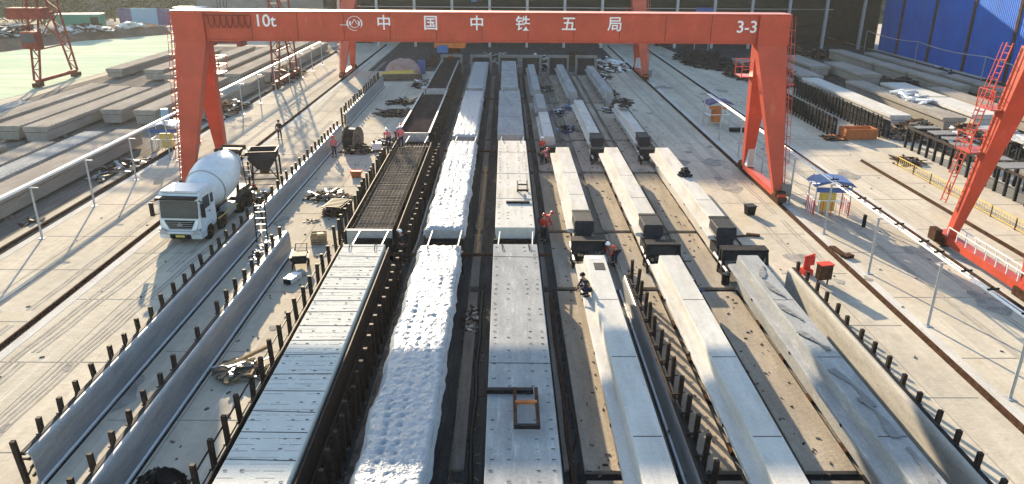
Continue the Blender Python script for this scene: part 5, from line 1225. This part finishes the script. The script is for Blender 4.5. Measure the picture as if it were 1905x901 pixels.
def stored(label, x0, x1, y0, y1, m='beam_old', z1=1.5, z0=.25, skew=0, grp='stored precast beams', plates=True, flange=.0):
    t = thing('stored_beam', label, 'beam', ((x0 + x1) / 2, y0, 0), skew, grp); a = (x1 - x0) / 2; L = y1 - y0
    prof = [(-a * .8, z0), (a * .8, z0), (a * .86, z1 - .45), (a, z1 - .28), (a, z1 - .02), (a - .03, z1), (-a + .03, z1), (-a, z1 - .02), (-a, z1 - .28), (-a * .86, z1 - .45)]
    MB().prism(prof, 0, L).build('beam_body', m, t)
    for q in (.12, .5, .88): MB().box(-a * 1.0, a * 1.0, L * q - .25, L * q + .25, 0, z0 - .003).build('sleeper', 'scrapwood', t)
    if plates:
        MB().box(-a * .82, a * .82, -.03, -.002, z1 - .5, z1 - .47).build('end_joint', 'rust', t)
        stirrup_rows((-a + .1, a - .1), .2, L - .2, z1, .5, .08).build('stirrups', 'rebar', t)
    return t
LB = [('long stored beam nearest the left busbar, running off the left edge', -33.3, -31.1, 26, 63.6, 'beam_old', 1.55),
      ('bluish stored beam second from the left busbar', -36.0, -34.2, 34, 63.4, 'beam_wet', 1.4),
      ('stored beam third from the left busbar, ending early', -38.7, -36.9, 36, 60.5, 'beam_old', 1.2),
      ('dark stored beam at the left edge, fourth from the busbar', -41.6, -39.6, 38, 58.5, 'beam_old', 1.4),
      ('stored beam with a blocky end hard left of the big crane leg', -35.7, -33.5, 71.7, 92, 'beam_old', 1.55),
      ('stored beam with a squarish end face, second left of the big crane leg', -39.0, -36.9, 72.0, 92, 'beam_old', 1.55),
      ('stored beam with a lit grey top, third left of the big crane leg', -41.9, -39.7, 64.4, 85, 'beam_old', 1.5),
      ('pale stored beam, fourth left of the big crane leg', -44.9, -42.5, 65, 86, 'beam_old', 1.45),
      ('stored beam beside the green netting, at the foot of the lattice crane', -48.1, -46.0, 67.5, 88, 'beam_old', 1.4),
      ('stored beam beside the green netting, far left edge', -50.9, -48.9, 50, 78, 'beam_wet', 1.2),
      ('stored beam seen through the big left crane leg, nearest the busbar', -31.6, -29.7, 74, 94, 'beam_old', 1.5),
      ('far stored beam under the crane beam, nearest the left busbar', -31.8, -29.8, 96.5, 130, 'beam_old', 1.5),
      ('far stored beam under the crane beam, second from the busbar', -35.2, -33.0, 95, 132, 'beam_old', 1.5),
      ('far stored beam under the crane beam, third from the busbar', -38.6, -36.6, 96, 128, 'beam_old', 1.45),
      ('far stored beam under the crane beam, fourth from the busbar', -42.4, -40.2, 94, 124, 'beam_old', 1.5),
      ('far stored beam along the netting edge, long and pale', -52.4, -50.2, 100, 126, 'beam_old', 1.3),
      ('far stored block beside the crane leg, between netting and beams', -46.5, -44.0, 98, 119, 'beam_old', 1.5)]
for lb, x0, x1, y0, y1, m, z in LB: stored(lb, x0, x1, y0, y1, m, z)
RB = [('sunlit white stored beam behind the second dark toothed form', 37.3, 39.4, 71.5, 94.5, 'beam', 1.5),
      ('grey stored slab with wires on it, right of the white stored beam', 41.9, 44.2, 70.5, 92.5, 'beam_old', 1.5),
      ('widest pale stored slab with a dark clip on it, below the blue hall', 45.0, 48.0, 71.0, 80.2, 'beam', 1.7),
      ('pale stored slab next in line behind the dark clip, below the blue hall', 45.0, 48.0, 80.7, 90.0, 'beam', 1.7),
      ('ribbed stored block in the middle of the right yard', 45.8, 48.6, 97, 109, 'beam_old', 1.6),
      ('ribbed stored block farther left in the right yard', 42.3, 45.2, 105, 117, 'beam_old', 1.5),
      ('long shaded stored beam nearest the blue hall, left part', 52.2, 54.4, 108, 123, 'beam_old', 1.7),
      ('long shaded stored beam nearest the blue hall, middle part', 52.4, 54.6, 99, 107.6, 'beam_old', 1.7),
      ('long shaded stored beam nearest the blue hall, right part', 52.6, 54.8, 88, 98.4, 'beam_old', 1.7),
      ('flat stored slabs behind the crane leg with diagonal bars', 38.5, 41.5, 98, 115, 'beam_old', 1.2),
      ('flat stored slab beside the shaded lane, behind the crane leg', 34.5, 36.8, 96, 116, 'beam_old', 1.1)]
RB.append(('narrow shaded stored beam close to the blue hall, farther one', 57, 58.8, 100, 121, 'beam_old', 1.5))
RB.append(('narrow shaded stored beam close to the blue hall, nearer one', 57.2, 59, 78, 98, 'beam_old', 1.5))
RB.append(('shaded stored beam right of the wide pale slabs', 49.6, 51.8, 70, 88, 'beam_old', 1.5))
RB.append(('low stored slab right of the rack at the picture edge', 45.5, 48, 46, 60, 'beam_old', 1.5))
for lb, x0, x1, y0, y1, m, z in RB: stored(lb, x0, x1, y0, y1, m, z, grp='stored precast beams at right')
for lb, x, y, rx, ry, h, n, ms, sd in (('dark debris mound in the middle of the right yard', 50.2, 94.5, 1.6, 2.6, 1.6, 120, ['black', 'navy'], 71), ('dark scrap heaps along the foot of the blue hall, nearer part', 60.5, 84, 3.5, 9, 1.4, 200, ['black', 'rust', 'steel'], 72),
                                       ('dark scrap heaps along the foot of the blue hall, farther part', 59.5, 104, 3.2, 8, 1.4, 180, ['black', 'rust', 'steel', 'navy'], 73), ('dark stock piled in the shade between crane leg and toothed forms', 36, 105, 5, 9, 1.8, 200, ['navy', 'black', 'darkgreen' if 0 else 'rust'], 74),
                                       ('brown soil and scrap mound near the dark shed at right', 50, 128, 6, 4, 1.5, 160, ['rust', 'scrapwood', 'black'], 75), ('white wires and sheets tangled on the grey stored slab', 44.0, 81, 1.0, 3.5, .5, 24, ['white', 'steel'], 76),
                                       ('dark blue stock under netting beside the far right lane', 31.5, 120, 4, 10, 1.6, 200, ['navy', 'black'], 77)):
    heap('yard_heap', lb, 'heap', x, y, rx, ry, h, n, ms, 1.5 if sd == 76 else 0, sd, (.6, 2.6), .2)
# clutter between the left busbar posts
heap('crate_heap', 'brown crates and frames stacked beside the left busbar, under the lattice leg', 'crates', -29.0, 101, 1.4, 6, 1.6, 120, ['rebar', 'rust', 'wood'], 0, 81, (.6, 2), .15)
heap('crate_heap', 'pale racks of rods beside the left busbar, behind the rear crane leg', 'racks', -29.2, 78.5, 1.3, 4.5, 1.2, 90, ['steel', 'rust', 'wood'], 0, 82, (.8, 2.4), .12)
heap('crate_heap', 'low dark rods on the ground behind the third left busbar post', 'rods', -29.9, 56.5, 1.0, 3.5, .35, 40, ['black', 'rust', 'steel'], 0, 83, (.8, 2.4), .08)
heap('bar_heap', 'single dark bars on the ground left of the first busbar post', 'bars', -29.8, 44.2, .6, .5, .15, 5, ['black'], 0, 84, (.8, 1.6), .08)
t = thing('blue_sign_board', 'blue board on posts standing behind the crane beam at upper right', 'sign board', (34.5, 134.5, 0))
MB().box(-1.5, 1.5, 0, .1, 4.6, 7.2).build('board', 'bluep', t)
for a in (-1.2, 1.2): MB().bar((a, .15, 0), (a, .15, 7.2), .12).build('post', 'steel', t)

# ------------------------------------------------------------------ air
m = bpy.data.materials.new('haze_air'); m.use_nodes = True; nt_ = m.node_tree
for n_ in list(nt_.nodes):
    if n_.type != 'OUTPUT_MATERIAL': nt_.nodes.remove(n_)
pv = nt_.nodes.new('ShaderNodeVolumePrincipled'); pv.inputs['Color'].default_value = (.86, .90, .95, 1); pv.inputs['Density'].default_value = 0.00017; pv.inputs['Anisotropy'].default_value = .45
nt_.links.new(pv.outputs[0], nt_.nodes['Material Output'].inputs['Volume'])
hz = MB().box(-395, 395, -145, 590, -1.5, 45)
o = hz.build('haze', m); o['kind'] = 'stuff'
